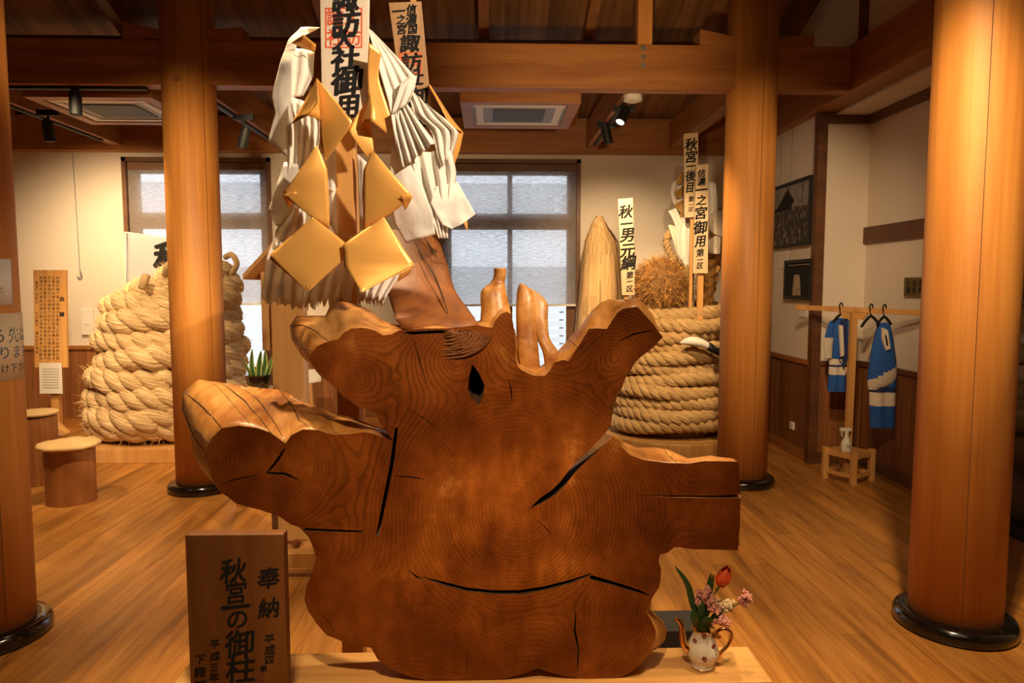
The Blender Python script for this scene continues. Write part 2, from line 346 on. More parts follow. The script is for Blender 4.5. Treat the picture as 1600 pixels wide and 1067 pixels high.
def tube(bm, pts, rad, seg=8, cap=True, mi=0, flat=1.0, jit=0.0):
    lobe = [1 + random.uniform(-jit, jit) for _ in range(seg)]
    pts = [V(p) for p in pts]; n = len(pts)
    if not hasattr(rad, '__len__'): rad = [rad] * n
    uvl = bm.loops.layers.uv.verify()
    rings, us, u = [], [], 0.0; prev = None
    for i, p in enumerate(pts):
        t = (pts[min(i + 1, n - 1)] - pts[max(i - 1, 0)]).normalized()
        if prev is None:
            ref = V((0, 0, 1)) if abs(t.z) < 0.9 else V((1, 0, 0)); s = t.cross(ref).normalized()
        else: s = (prev - t * prev.dot(t)).normalized()
        prev = s; b = t.cross(s)
        if i: u += (p - pts[i - 1]).length
        us.append(u)
        rings.append([bm.verts.new(p + (s * math.cos(a) + b * (math.sin(a) * flat)) * (rad[i] * lobe[k] * (1 + (random.uniform(-jit, jit) * 0.5 if jit else 0)))) for k, a in ((k, 2 * PI * k / seg) for k in range(seg))])
    for i in range(n - 1):
        for k in range(seg):
            k2 = (k + 1) % seg
            f = bm.faces.new((rings[i][k], rings[i][k2], rings[i + 1][k2], rings[i + 1][k])); f.material_index = mi
            for lp, uvv in zip(f.loops, ((us[i], k / seg), (us[i], (k + 1) / seg), (us[i + 1], (k + 1) / seg), (us[i + 1], k / seg))): lp[uvl].uv = uvv
    if cap:
        for r in (rings[0][::-1], rings[-1]):
            f = bm.faces.new(r); f.material_index = mi
    return rings
def lathe(bm, c, prof, seg=32, mi=0, sx=1, sy=1):
    rings = [[bm.verts.new((c[0] + r * sx * math.cos(a), c[1] + r * sy * math.sin(a), c[2] + z)) for a in (2 * PI * k / seg for k in range(seg))] for r, z in prof]
    for i in range(len(rings) - 1):
        for k in range(seg):
            f = bm.faces.new((rings[i][k], rings[i][(k + 1) % seg], rings[i + 1][(k + 1) % seg], rings[i + 1][k])); f.material_index = mi
    bm.faces.new(rings[0][::-1]).material_index = mi; bm.faces.new(rings[-1]).material_index = mi
    return rings
def ball(bm, c, r, seg=10, mi=0, sz=1.0):
    prof = [(max(1e-4, r * math.sin(PI * i / seg)), -r * sz * math.cos(PI * i / seg)) for i in range(1, seg)]
    lathe(bm, c, prof, seg + 4, mi)
def catmull(ps, n):
    ps = [V(p) for p in ps]; out = []; m = len(ps) - 1
    for i in range(n + 1):
        t = i / n * m; k = min(int(t), m - 1); f = t - k
        a, b, c, d = ps[max(k - 1, 0)], ps[k], ps[k + 1], ps[min(k + 2, m)]
        out.append(0.5 * ((2 * b) + (c - a) * f + (2 * a - 5 * b + 4 * c - d) * f * f + (3 * b - a - 3 * c + d) * f ** 3))
    return out
def lin(ps, n):
    ps = [V(p) for p in ps]; m = len(ps) - 1; out = []
    for i in range(n + 1):
        t = i / n * m; k = min(int(t), m - 1); out.append(ps[k].lerp(ps[k + 1], t - k))
    return out
def sheet(bm, left, right, nu=10, nv=14, pleat=0, amp=0.0, rnd=0.0, bow=0.0, ragged=0.0, mi=0, seed=0, sharp=False):
    """a sheet of paper between two edges, each a list of (px, py, depth); pleats run down it"""
    L = [P(*p) for p in left]; R = [P(*p) for p in right]
    fn = lin if sharp else catmull
    L, R = fn(L, nv), fn(R, nv); rows = []
    for j in range(nv + 1):
        row = []
        for i in range(nu + 1):
            u = i / nu; p = L[j].lerp(R[j], u)
            w = math.sin(pleat * u * PI + seed + 0.6 * j / nv) if pleat else 0
            w = math.copysign(abs(w) ** 0.8, w); wd = min(1.0, (R[j] - L[j]).length / 0.12)
            p = p + V((0, -amp * w * wd - bow * wd * math.sin(u * PI), 0))
            if rnd:
                q = p + V((seed, seed, 0)); p += V((0, (1 - 2 * abs(noise.noise(q * 7))) + 0.5 * (1 - 2 * abs(noise.noise(q * 15))), 0)) * rnd * 1.3 + V(noise.noise_vector(q * 9)) * rnd * 0.4
            if ragged and j == nv: p.z -= random.uniform(0, ragged)
            row.append(bm.verts.new(p))
        rows.append(row)
    for j in range(nv):
        for i in range(nu):
            f = bm.faces.new((rows[j][i], rows[j][i + 1], rows[j + 1][i + 1], rows[j + 1][i])); f.material_index = mi
    return rows
# ---- lettering: glyph outlines of the built-in font, laid on a plane
GL = {}
def glyph(ch, bold):
    k = (ch, bold)
    if k not in GL:
        cu = bpy.data.curves.new('ink', 'FONT'); cu.body = ch; cu.size = 1; cu.offset = bold; cu.resolution_u = 3
        o = bpy.data.objects.new('ink', cu); COL.objects.link(o)
        dg = bpy.context.evaluated_depsgraph_get(); me = bpy.data.meshes.new_from_object(o.evaluated_get(dg))
        vs = [v.co.copy() for v in me.vertices]; fs = [tuple(p.vertices) for p in me.polygons]
        bpy.data.objects.remove(o); bpy.data.curves.remove(cu); bpy.data.meshes.remove(me)
        if vs:
            x0, x1 = min(v.x for v in vs), max(v.x for v in vs)
            vs = [V((v.x - (x0 + x1) / 2, v.y - 0.36, 0)) for v in vs]
        GL[k] = (vs, fs)
    return GL[k]
def put(bm, ch, c, size, u, v, n, bold=0.02, w=1.0, skew=0.0, lift=0.0015, surf=None):
    vs, fs = glyph(ch, 0.0); c, u, v, n = V(c), V(u).normalized(), V(v).normalized(), V(n).normalized()
    k8 = [(0, 0)] if bold < 0.006 else [(bold * q * math.cos(a), bold * q * math.sin(a) * 0.7) for q in (0.55, 1.1) for a in (0.4 + j * PI / 4 for j in range(8))]
    size = size * 0.94
    for i, (ox, oy) in enumerate(k8):
        nv = []
        for q in vs:
            a, b = ((q.x + ox) * w + q.y * skew) * size, (q.y + oy + q.x * 0.10 * (skew != 0)) * size
            nv.append(bm.verts.new(surf(c, a, b) if surf else c + u * a + v * b + n * (lift + i * 0.00002)))
        for f in fs:
            try: bm.faces.new([nv[j] for j in f])
            except ValueError: pass
def column(bm, chars, n, bold=0.02, u=(1, 0, 0), v=(0, 0, 1), lift=0.0015):
    """chars: list of (character, centre, size, width factor)"""
    for ch, c, s, w in chars: put(bm, ch, c, s, u, v, n, bold, w, 0.08, lift)

# ================================================================== THE SETTING
YB = 8.05                                   # back wall
XL, XR, XR2 = -6.2, 2.88, 3.33              # left wall, right wall, recess wall
YJ = 6.2                                    # where the right wall jogs into the recess
ZB, ZT = 3.10, 3.45                         # underside and top of the big beams
YT = 5.55                                   # tie beam line / far pillars
struct('floor', bx(XL, 5.2, -4, YB + 0.15, -0.1, 0), M['floor'])
# windows on the back wall
wa0 = P(193, 300, YB).x; wa1 = P(424, 300, YB).x; wb0 = P(684, 300, YB).x; wb1 = P(907, 300, YB).x
wz1 = P(800, 249, YB).z; wz0 = P(500, 634, YB).z
bm = BM()
for x0, x1 in ((XL, wa0), (wa1, wb0), (wb1, XR + 0.2)): box(bm, x0, x1, YB, YB + 0.15, 0, 3.6)
for x0, x1 in ((wa0, wa1), (wb0, wb1)): box(bm, x0, x1, YB, YB + 0.15, 0, wz0); box(bm, x0, x1, YB, YB + 0.15, wz1, 3.6)
struct('wall_back', bm, M['wall'])
DZ = 0.93
bm = BM()
for x0, x1 in ((XL, wa0 - 0.03), (wa1 + 0.03, wb0 - 0.03), (wb1 + 0.03, XR)):
    box(bm, x0, x1, YB - 0.02, YB - 0.001, 0.0, DZ - 0.04)
struct('trim_1', bm, M['dado'])
bm = BM()
for x0, x1 in ((XL, wa0 - 0.03), (wa1 + 0.03, wb0 - 0.03), (wb1 + 0.03, XR)):
    box(bm, x0, x1, YB - 0.045, YB - 0.001, DZ - 0.04, DZ); box(bm, x0, x1, YB - 0.035, YB - 0.021, 0, 0.1)
struct('trim_2', bm, M['beam'])
for i, (x0, x1) in enumerate(((wa0, wa1), (wb0, wb1))):
    w = bpy.data.objects.new('window_%d' % (i + 1), None); COL.objects.link(w); w['kind'] = 'structure'; w.location = ((x0 + x1) / 2, YB + 0.05, wz0)
    bm = BM(); t = 0.045
    box(bm, x0, x0 + t, YB - 0.03, YB + 0.15, wz0, wz1); box(bm, x1 - t, x1, YB - 0.03, YB + 0.15, wz0, wz1)
    box(bm, x0, x1, YB - 0.03, YB + 0.15, wz1 - t, wz1); box(bm, x0, x1, YB - 0.05, YB + 0.15, wz0, wz0 + t)
    obj('window_frame', bm, M['frame'], w)
    bm = BM(); ys = (YB + 0.07, YB + 0.11)
    zt0, zt1 = P(800, 358, YB).z, P(800, 333, YB).z; xm = (P(797, 300, YB).x - wb0) / (wb1 - wb0) * (x1 - x0) + x0
    box(bm, x0 + t, x0 + t + 0.10, *ys, wz0 + t, wz1 - t); box(bm, x1 - t - 0.10, x1 - t, *ys, wz0 + t, wz1 - t)
    box(bm, xm - 0.028, xm + 0.028, *ys, wz0 + t, wz1 - t); box(bm, x0 + t, x1 - t, YB + 0.065, YB + 0.115, zt0, zt1)
    box(bm, x0 + t, x1 - t, *ys, wz1 - t - 0.12, wz1 - t); box(bm, x0 + t, x1 - t, *ys, wz0 + t, wz0 + 0.14)
    obj('window_sash', bm, M['frame'], w)
    zb = P(800, 476 if i else 474, YB).z
    bl = thing('roller_blind', ('pale woven roller blind drawn most of the way down over the right window' if i else 'pale woven roller blind over the left window behind the round pillar'), 'blind', ((x0 + x1) / 2, YB + 0.02, zb))
    obj('blind_fabric', bx(x0 + t, x1 - t, YB + 0.02, YB + 0.021, zb, wz1 - 0.13), M['blind'], bl)
    bm = BM(); box(bm, x0 + t, x1 - t, YB + 0.008, YB + 0.05, wz1 - 0.13, wz1 - t - 0.002); obj('blind_cassette', bm, M['frame'], bl, bevel=0.006)
    bm = BM(); box(bm, x0 + t, x1 - t, YB + 0.014, YB + 0.028, zb - 0.018, zb + 0.004); obj('bottom_rail', bm, M['white'], bl)
# right wall (depth direction), jog, recess
struct('wall_right', bx(XR, XR + 0.2, YJ, YB, 0, ZB + 0.2), M['wall'])
struct('wall_recess_back', bx(XR + 0.2, XR2 + 0.15, YJ, YJ + 0.15, 0, 3.4), M['wall'])
bm = BM(); box(bm, XR2, XR2 + 0.15, 4.62, YJ, 0, 3.4); box(bm, XR2, XR2 + 0.15, -4, 3.0, 0, 3.4); box(bm, XR2, XR2 + 0.15, 3.0, 4.62, 2.6, 3.4)
struct('wall_recess_right', bm, M['wall'])
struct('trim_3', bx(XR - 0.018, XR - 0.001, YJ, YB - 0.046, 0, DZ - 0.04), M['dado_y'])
bm = BM(); box(bm, XR - 0.04, XR - 0.001, YJ - 0.001, YB - 0.046, DZ - 0.04, DZ); box(bm, XR - 0.03, XR - 0.019, YJ, YB - 0.046, 0, 0.1); struct('trim_4', bm, M['beam_y'])
struct('trim_5', bx(XR + 0.045, XR2 - 0.001, YJ - 0.018, YJ - 0.001, 0, DZ - 0.04), M['dado'])
bm = BM(); box(bm, XR + 0.045, XR2 - 0.001, YJ - 0.04, YJ - 0.001, DZ - 0.04, DZ); box(bm, XR + 0.045, XR2 - 0.02, YJ - 0.03, YJ - 0.019, 0, 0.1); struct('trim_6', bm, M['dark'])
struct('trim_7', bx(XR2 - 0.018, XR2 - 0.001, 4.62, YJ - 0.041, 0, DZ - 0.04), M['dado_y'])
bm = BM(); box(bm, XR2 - 0.04, XR2 - 0.001, 4.62, YJ - 0.041, DZ - 0.04, DZ); box(bm, XR2 - 0.03, XR2 - 0.019, 4.62, YJ - 0.041, 0, 0.1); struct('trim_8', bm, M['dark'])
struct('trim_9', bx(XR - 0.035, XR + 0.045, YJ - 0.06, YJ + 0.02, 0, ZB - 0.001), M['dark'])       # corner post
struct('trim_10', bx(XR + 0.12, XR2, 3.0, YJ, ZB - 0.02, ZB), M['wall'])                             # recess soffit
bm = BM(); box(bm, XR + 0.05, XR2 - 0.001, YJ - 0.05, YJ - 0.001, ZB - 0.09, ZB - 0.021); box(bm, XR2 - 0.05, XR2 - 0.001, 3.0, YJ - 0.051, ZB - 0.09, ZB - 0.021); struct('trim_11', bm, M['dark'])
zr0, zr1 = P(1400, 374, 5.6).z, P(1400, 346, 5.6).z
struct('trim_12', bx(XR2 - 0.03, XR2 - 0.001, 4.7, YJ - 0.002, zr0, zr1), M['dark'])                 # wall rail
# door at far right, mostly behind the near pillar
d1 = bpy.data.objects.new('door_1', None); COL.objects.link(d1); d1['kind'] = 'structure'; d1.location = (XR2, 3.8, 0)
obj('door_glass', bx(XR2 + 0.05, XR2 + 0.06, 3.06, 4.56, 0.08, 2.54), M['glass'], d1)
bm = BM(); box(bm, XR2 - 0.01, XR2 + 0.1, 4.56, 4.62, 0, 2.6); box(bm, XR2 - 0.01, XR2 + 0.1, 3.0, 3.06, 0, 2.6); box(bm, XR2 - 0.01, XR2 + 0.1, 3.06, 4.56, 2.54, 2.6); box(bm, XR2 - 0.01, XR2 + 0.1, 3.06, 4.56, 0.0, 0.08)
obj('door_frame', bm, M['black'], d1)
obj('push_rail', bx(XR2 + 0.005, XR2 + 0.045, 3.06, 4.56, 1.02, 1.10), M['grey'], d1)
# remaining shell (left, behind the visitor)
struct('wall_left', bx(XL - 0.15, XL, -4, YB + 0.15, 0, 6), M['wall'])
struct('wall_front', bx(XL, 5.2, -4.15, -4, 0, 6), M['wall'])
struct('wall_gable', bx(XR, XR + 0.1, -4, YB, ZT, 6), M['wall'])
# sloping plank ceiling, eave on the back wall, ridge over the visitor
SL = 0.36
def roofz(y): return 3.44 + SL * (YB - y)
bm = BM(); prism(bm, [(XL, YB + 0.15, roofz(YB + 0.15)), (5.2, YB + 0.15, roofz(YB + 0.15)), (5.2, 1.6, roofz(1.6)), (XL, 1.6, roofz(1.6))], (0, 0, 0.08))
prism(bm, [(XL, 1.6, roofz(1.6)), (5.2, 1.6, roofz(1.6)), (5.2, -4.15, roofz(1.6) - 1.0), (XL, -4.15, roofz(1.6) - 1.0)], (0, 0, 0.08))
struct('ceiling', bm, M['roof'])
struct('wall_right_upper', bx(5.2, 5.3, -4, YB, 0, 6), M['wall'])
k = 13
def trim(bm, mat=None, **kw):
    global k
    o = struct('trim_%d' % k, bm, mat or M['beam'], **kw); k += 1; return o
# back plate, tie beam, deep beams, rafters, purlins, braces
trim(bx(XL, XR, YB - 0.14, YB - 0.001, P(800, 238, YB - 0.14).z, 3.44), M['beam'])
PX = [(-2.285, YT), (2.04, YT + 0.03)]
trim(bx(XL, XR - 0.101, YT - 0.07, YT + 0.07, ZB, ZT - 0.02), M['beam'], bevel=0.006)
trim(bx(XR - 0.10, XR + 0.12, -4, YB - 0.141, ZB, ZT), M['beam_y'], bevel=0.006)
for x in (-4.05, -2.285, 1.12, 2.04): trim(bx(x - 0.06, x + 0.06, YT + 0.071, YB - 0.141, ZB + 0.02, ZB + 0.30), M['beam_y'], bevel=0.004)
for x in (-5.2, -3.3, -1.5, -0.1, 0.85, 2.45):                      # rafters under the planks
    bm = BM(); y0, y1 = 2.0, YB - 0.15
    prism(bm, [(x, y0, roofz(y0) - 0.13), (x + 0.09, y0, roofz(y0) - 0.13), (x + 0.09, y0, roofz(y0) - 0.002), (x, y0, roofz(y0) - 0.002)], (0, y1 - y0, roofz(y1) - roofz(y0)))
    trim(bm, M['beam_y'])
for y in (6.62,): trim(bx(XL, XR - 0.101, y - 0.06, y + 0.06, roofz(y) - 0.32, roofz(y) - 0.135), M['dark'])
xs = P(1006, 30, YT).x; trim(bx(xs - 0.055, xs + 0.055, YT - 0.055, YT + 0.055, ZT - 0.02, roofz(YT) - 0.02), M['pillar'])   # short strut on the tie beam
xs = P(660, 30, YT + 0.5).x; trim(bx(xs - 0.04, xs + 0.04, YT - 0.04, YT + 0.04, ZT - 0.02, roofz(YT) - 0.02), M['pillar'])
for (cx, cy) in PX:                                                 # tapered bolsters beside the pillars
    for s in (-1, 1):
        bm = BM(); a = cx + s * 0.17; b = cx + s * 0.44
        prism(bm, [(a, cy - 0.09, ZT - 0.019), (b, cy - 0.09, ZT - 0.019), (b, cy - 0.09, ZT + 0.07 if s > 0 else ZT + 0.10), (a, cy - 0.09, ZT + 0.045)], (0, 0.18, 0)); trim(bm, M['beam'])
xg = P(1328, 40, 5.5).x; trim(bx(XR - 0.02, XR + 0.02, 5.45, 5.56, ZT + 0.001, 4.25), M['dark'])
# bolts in the tie beam
for j, yy in enumerate((75, 89, 102)):
    c = P(1005, yy, YT - 0.07); bm = BM(); tube(bm, [c + V((0, 0.01, 0)), c + V((0, -0.004, 0))], 0.019, 14)
    tag(obj('beam_bolt', bm, M['steel']), ('topmost of three round bolt heads in the tie beam below the strut', 'middle of three round bolt heads in the tie beam below the strut', 'lowest of three round bolt heads in the tie beam below the strut')[j], 'bolt', 'bolt heads in the tie beam')

# ------------------------------------------------------------------ pillars
def pillar(x, y, label, r=0.195, wedge=0.0):
    t = thing('round_pillar', label, 'pillar', (x, y, 0), 'round wooden pillars of the hall')
    bm = BM(); lathe(bm, (x, y, 0), [(r, 0.03), (r, 1.5), (r * 0.985, roofz(y) - 0.02)], 48)
    obj('shaft', bm, M['pillar'], t, smooth=False)
    for p in t.children[0].data.polygons: p.use_smooth = len(p.vertices) == 4
    bm = BM(); lathe(bm, (x, y, 0), [(r + 0.055, 0.0), (r + 0.065, 0.012), (r + 0.065, 0.045), (r + 0.05, 0.066), (r + 0.02, 0.072), (r - 0.01, 0.072)], 48); obj('base_ring', bm, M['lacquer'], t, smooth=True)
    bm = BM(); a = -PI / 2 + wedge                              # drying split cut down the shaft
    c, s = math.cos(a), math.sin(a); q = V((-s, c, 0)); p = V((x, y, 0)) + V((c, s, 0)) * (r + 0.0006)
    prism(bm, [p + q * 0.0016, p - q * 0.0016, p - q * 0.0016 + V((0, 0, 4)), p + q * 0.0016 + V((0, 0, 4))], (-c * 0.01, -s * 0.01, 0))
    obj('drying_split', bm, M['dark'], t)
    return t
pl = pillar(*PX[0], 'round orange timber pillar behind the stump in front of the left rope coil', wedge=0.9)
pr = pillar(*PX[1], 'round orange timber pillar in front of the right rope coil', wedge=0.1)
NR = G(1492, 985, 0.0); NX, NY = 2.19, 3.16
pillar(NX, NY, 'big round timber pillar in the right foreground', r=0.195, wedge=-0.45)
LX, LY = -2.31, 3.18
pillar(LX, LY, 'round timber pillar at the left edge with paper notices taped on it', r=0.195, wedge=1.0)
for zz in (P(286, 55, YT - 0.2).z, P(288, 121, YT - 0.2).z):            # wooden plugs
    bm = BM(); a = math.atan2(-1, 0.02); c = V((PX[0][0] - 0.01, PX[0][1] - 0.1925, zz)); tube(bm, [c, c + V((0, -0.006, 0))], 0.026, 16)
    obj('wooden_plug', bm, M['beam'], pl)

# ------------------------------------------------------------------ outside the windows
bm = BM(); box(bm, -9, 7, YB + 0.16, 20, -0.3, -0.2); struct('outside_ground', bm, M['outground'])
t = thing('slat_fence', 'white horizontal board fence outside seen below the blinds', 'fence', (0, 10.2, -0.2))
bm = BM()
for i in range(14): box(bm, -9, 7, 10.2, 10.23, -0.15 + i * 0.115, -0.15 + i * 0.115 + 0.095)
obj('slats', bm, M['fence'], t)
for x in range(-9, 8, 2): obj('post', bx(x, x + 0.06, 10.231, 10.29, -0.2, 1.45), M['outwall'], t)
t = thing('neighbour_building', 'grey house wall with pale bands beyond the windows', 'building', (0, 13, -0.2))
obj('walls', bx(-12, 10, 13, 16, -0.2, 5.5), M['fence'], t)
bm = BM()
for z0, z1 in ((1.2, 1.95), (2.75, 3.45), (4.3, 5.0)): box(bm, -12, 10, 12.93, 12.999, z0, z1)
obj('bands', bm, M['outwall'], t)
bm = BM()
for i in range(70): ball(bm, (random.uniform(0.2, 0.9), random.uniform(8.7, 9.0), random.uniform(-0.1, 0.42)), random.uniform(0.04, 0.09), 5)
tag(obj('hedge', bm, M['hedge']), 'small green shrub outside below the right window blind', 'shrub')

# ================================================================== THE STUMP
FY = 2.27                                   # sawn face
BZ = 0.278                                   # bench top
OUT = [(322,702),(331,684),(347,669),(373,665),(402,669),(423,676),(446,693),(455,680),(473,671),(497,672),(521,679),(544,678),(566,675),(582,677),(601,684),(615,690),
 (604,675),(594,661),(587,645),(573,639),(561,637),(551,629),(537,620),(523,605),(503,588),(489,571),(483,559),(488,549),(497,540),(514,533),(528,530),(538,519),(549,513),(565,512),(579,514),(587,517),(599,524),
 (612,522),(624,516),(660,513),(700,513),(745,508),(769,512),(774,501),(783,490),(792,487),(799,491),(802,507),(805,526),(806,546),(805,560),(809,573),(816,579),(829,585),(836,587),(851,587),(860,578),(866,567),(879,562),(888,564),(896,552),(909,533),(920,514),(931,513),(948,514),(957,500),(965,488),(974,482),(995,479),(1008,492),(1021,507),(1035,528),(1021,541),(1004,554),(987,569),(978,587),(972,606),(957,621),(950,634),(954,647),(952,664),(942,681),
 (920,704),(905,716),(890,733),(876,752),(862,766),(843,779),(826,796),(846,786),(868,773),(884,757),(897,740),(910,726),(930,708),(945,694),
 (957,682),(969,688),(972,699),(985,711),(1004,718),(1039,723),(1077,724),(1099,720),(1154,721),(1157,772),(1120,774),(1060,774),(985,774),(1060,777),(1120,778),(1157,778),(1156,820),(1153,860),(1127,859),(1082,858),(1062,855),(1053,855),(1044,863),(1031,867),(1029,877),(1033,889),(1032,906),(1030,918),(1020,932),(1012,949),(1009,956),(1017,968),(1025,985),(1024,1000),(1018,1016),(1008,1031),(993,1046),(975,1056),(955,1060),(910,1061),(875,1055),(855,1049),(840,1044),(820,1052),(790,1060),(720,1062),(665,1062),(640,1057),(610,1045),(590,1030),(580,1012),(560,1009),(535,1002),(510,992),(495,975),(482,955),(476,937),(479,915),(487,895),(494,872),(490,858),(483,840),(468,824),(454,819),(435,806),(407,797),(373,788),(345,769),(331,748),(324,721)]
# matching positions of the far edge: front px,py -> back px,py,extra depth
BACK = {(322,702):(284,640,.36),(331,684):(286,612,.40),(347,669):(312,592,.42),(373,665):(345,597,.42),(402,669):(385,603,.42),(423,676):(408,606,.40),(446,693):(436,608,.36),(455,680):(452,614,.34),(473,671):(470,626,.30),(497,672):(495,636,.26),(521,679):(521,645,.24),(544,678):(545,651,.22),(566,675):(563,660,.20),(582,677):(582,668,.18),(601,684):(604,672,.16),(615,690):(618,682,.16),
 (604,675):(612,668,.16),(573,639):(592,640,.17),(551,629):(560,618,.18),(523,605):(510,590,.18),(503,588):(488,572,.20),(489,571):(472,557,.20),(483,559):(455,530,.21),(488,549):(452,510,.21),(497,540):(462,494,.21),(514,533):(488,493,.22),(528,530):(509,493,.22),(538,519):(517,476,.22),(549,513):(530,471,.22),(565,512):(548,473,.22),(579,514):(566,479,.21),(587,517):(582,487,.2),(599,524):(596,499,.18),(612,522):(612,506,.16),(624,516):(626,512,.16),
 (745,508):(740,505,.16),(774,501):(770,490,.2),(792,487):(780,478,.2),(805,526):(806,520,.2),(809,573):(809,566,.2),(836,587):(838,575,.2),(860,578):(862,562,.2),(866,567):(868,553,.22),(879,562):(880,540,.22),(896,552):(896,521,.22),(909,533):(910,507,.22),(920,514):(923,487,.22),(931,513):(938,472,.22),(948,514):(952,467,.22),(965,488):(966,470,.2),(974,482):(978,470,.2),(995,479):(994,464,.2),(1008,492):(1006,474,.2),(1021,507):(1021,492,.2),(1035,528):(1028,514,.2),(1004,554):(1000,545,.2),(972,606):(972,595,.2),(950,634):(962,628,.2),(942,681):(952,660,.2),
 (826,796):(830,780,.18),(945,694):(950,690,.18),(957,682):(958,680,.2),(969,688):(972,690,.2),(985,711):(996,699,.22),(1004,718):(1026,699,.22),(1039,723):(1044,702,.22),(1077,724):(1075,716,.22),(1099,720):(1110,711,.22),(1154,721):(1140,716,.22),(1157,772):(1146,760,.22),(985,774):(985,768,.1),(1157,778):(1146,768,.22),(1153,860):(1144,850,.22),(1062,855):(1055,840,.2),(1031,867):(1015,850,.2),(1032,906):(1024,898,.2),(1020,932):(1018,935,.2),(1012,949):(1016,950,.2),(1009,956):(1024,958,.2),(1017,968):(1036,970,.19),(1025,985):(1041,983,.17),(1024,1000):(1038,998,.15),(1018,1016):(1028,1010,.14),(1008,1031):(1010,1022,.12),(975,1056):(970,1034,.12),(910,1061):(910,1040,.12),(840,1044):(840,1028,.12),(720,1062):(720,1040,.12),(640,1057):(645,1034,.12),(590,1030):(600,1010,.13),(580,1012):(592,992,.14),(535,1002):(545,985,.14),(495,975):(505,955,.14),(476,937):(490,925,.14),(494,872):(505,865,.16),(483,840):(495,825,.18),(454,819):(455,800,.22),(407,797):(390,770,.28),(373,788):(345,765,.32),(345,769):(315,735,.34),(331,748):(302,705,.35),(324,721):(297,676,.36)}
HOLES = [[(622,668),(616,720),(604,780),(592,838),(587,838),(596,790),(609,725),(617,668)],
 [(738,569),(748,582),(757,602),(755,620),(748,634),(738,624),(731,608),(733,588)],
 [(637,889),(652,900),(661,906),(650,903)],
 [(656,900),(690,908),(730,918),(770,922),(810,922),(850,916),(890,906),(922,896),(926,897),(890,912),(850,923),(812,929),(768,928),(728,924),(690,914)],
 [(926,899),(960,909),(1000,922),(1019,932),(1000,927),(960,915),(924,906),(920,900)],
 [(475,825),(520,827),(566,829),(566,832),(520,831),(475,829)],
 [(446,701),(438,716),(426,731),(419,738),(432,738),(444,738),(456,743),(472,754),(456,747),(443,742),(430,742),(415,740),(433,716),(443,701)],
 [(628,519),(680,516),(736,516),(736,520),(680,521),(640,523)]]
for pl_, w_ in (([(647,532),(655,562),(667,600)], 1.0), ([(640,640),(664,655),(690,675)], .8), ([(616,744),(640,745),(664,749)], 1.2), ([(900,955),(898,985),(904,1015),(902,1048)], 1.5), ([(729,1020),(730,1052)], 1.0), ([(968,533),(990,522),(1019,516)], 1.5), ([(838,812),(852,824),(866,840)], 1.0), ([(795,592),(799,612),(800,628)], 1.0), ([(500,960),(510,968),(522,985)], .9), ([(700,700),(712,716)], .8), ([(345,756),(372,748),(404,742)], 1.0), ([(1120,832),(1134,828)], .8)):
    HOLES.append([(x, y - w_ * (0.4 if i in (0, len(pl_) - 1) else 1) if abs(pl_[-1][0] - pl_[0][0]) > abs(pl_[-1][1] - pl_[0][1]) else y) if abs(pl_[-1][0] - pl_[0][0]) > abs(pl_[-1][1] - pl_[0][1]) else (x - w_ * (0.4 if i in (0, len(pl_) - 1) else 1), y) for i, (x, y) in enumerate(pl_)] + [(x, y + w_ * (0.4 if i in (0, len(pl_) - 1) else 1)) if abs(pl_[-1][0] - pl_[0][0]) > abs(pl_[-1][1] - pl_[0][1]) else (x + w_ * (0.4 if i in (0, len(pl_) - 1) else 1), y) for i, (x, y) in reversed(list(enumerate(pl_)))])
def inside(p, poly):
    c = False; n = len(poly)
    for i in range(n):
        a, b = poly[i], poly[(i + 1) % n]
        if (a[1] > p[1]) != (b[1] > p[1]) and p[0] < (b[0] - a[0]) * (p[1] - a[1]) / (b[1] - a[1]) + a[0]: c = not c
    return c
def segd(p, poly):
    m = 1e9; n = len(poly); p = V(p)
    for i in range(n):
        a, b = V(poly[i]), V(poly[(i + 1) % n]); d = b - a; t = max(0, min(1, (p - a).dot(d) / max(d.dot(d), 1e-9))); m = min(m, (a + d * t - p).length)
    return m
def dens(poly, step):
    out, src = [], []
    n = len(poly)
    for i in range(n):
        a, b = V(poly[i]), V(poly[(i + 1) % n]); m = max(1, int((b - a).length / step))
        for j in range(m): out.append(tuple(a.lerp(b, j / m))); src.append(i + j / m)
    return out, src
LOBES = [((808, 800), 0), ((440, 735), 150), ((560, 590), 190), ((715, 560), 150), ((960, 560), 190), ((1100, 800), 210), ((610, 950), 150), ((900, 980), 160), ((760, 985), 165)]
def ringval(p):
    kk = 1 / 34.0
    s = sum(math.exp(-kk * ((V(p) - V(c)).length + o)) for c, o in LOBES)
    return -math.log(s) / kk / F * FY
stump = thing('tree_stump', 'huge polished tree stump slice with root arms standing upright on a low bench', 'stump', P(800, 1062, FY) * 1.0)
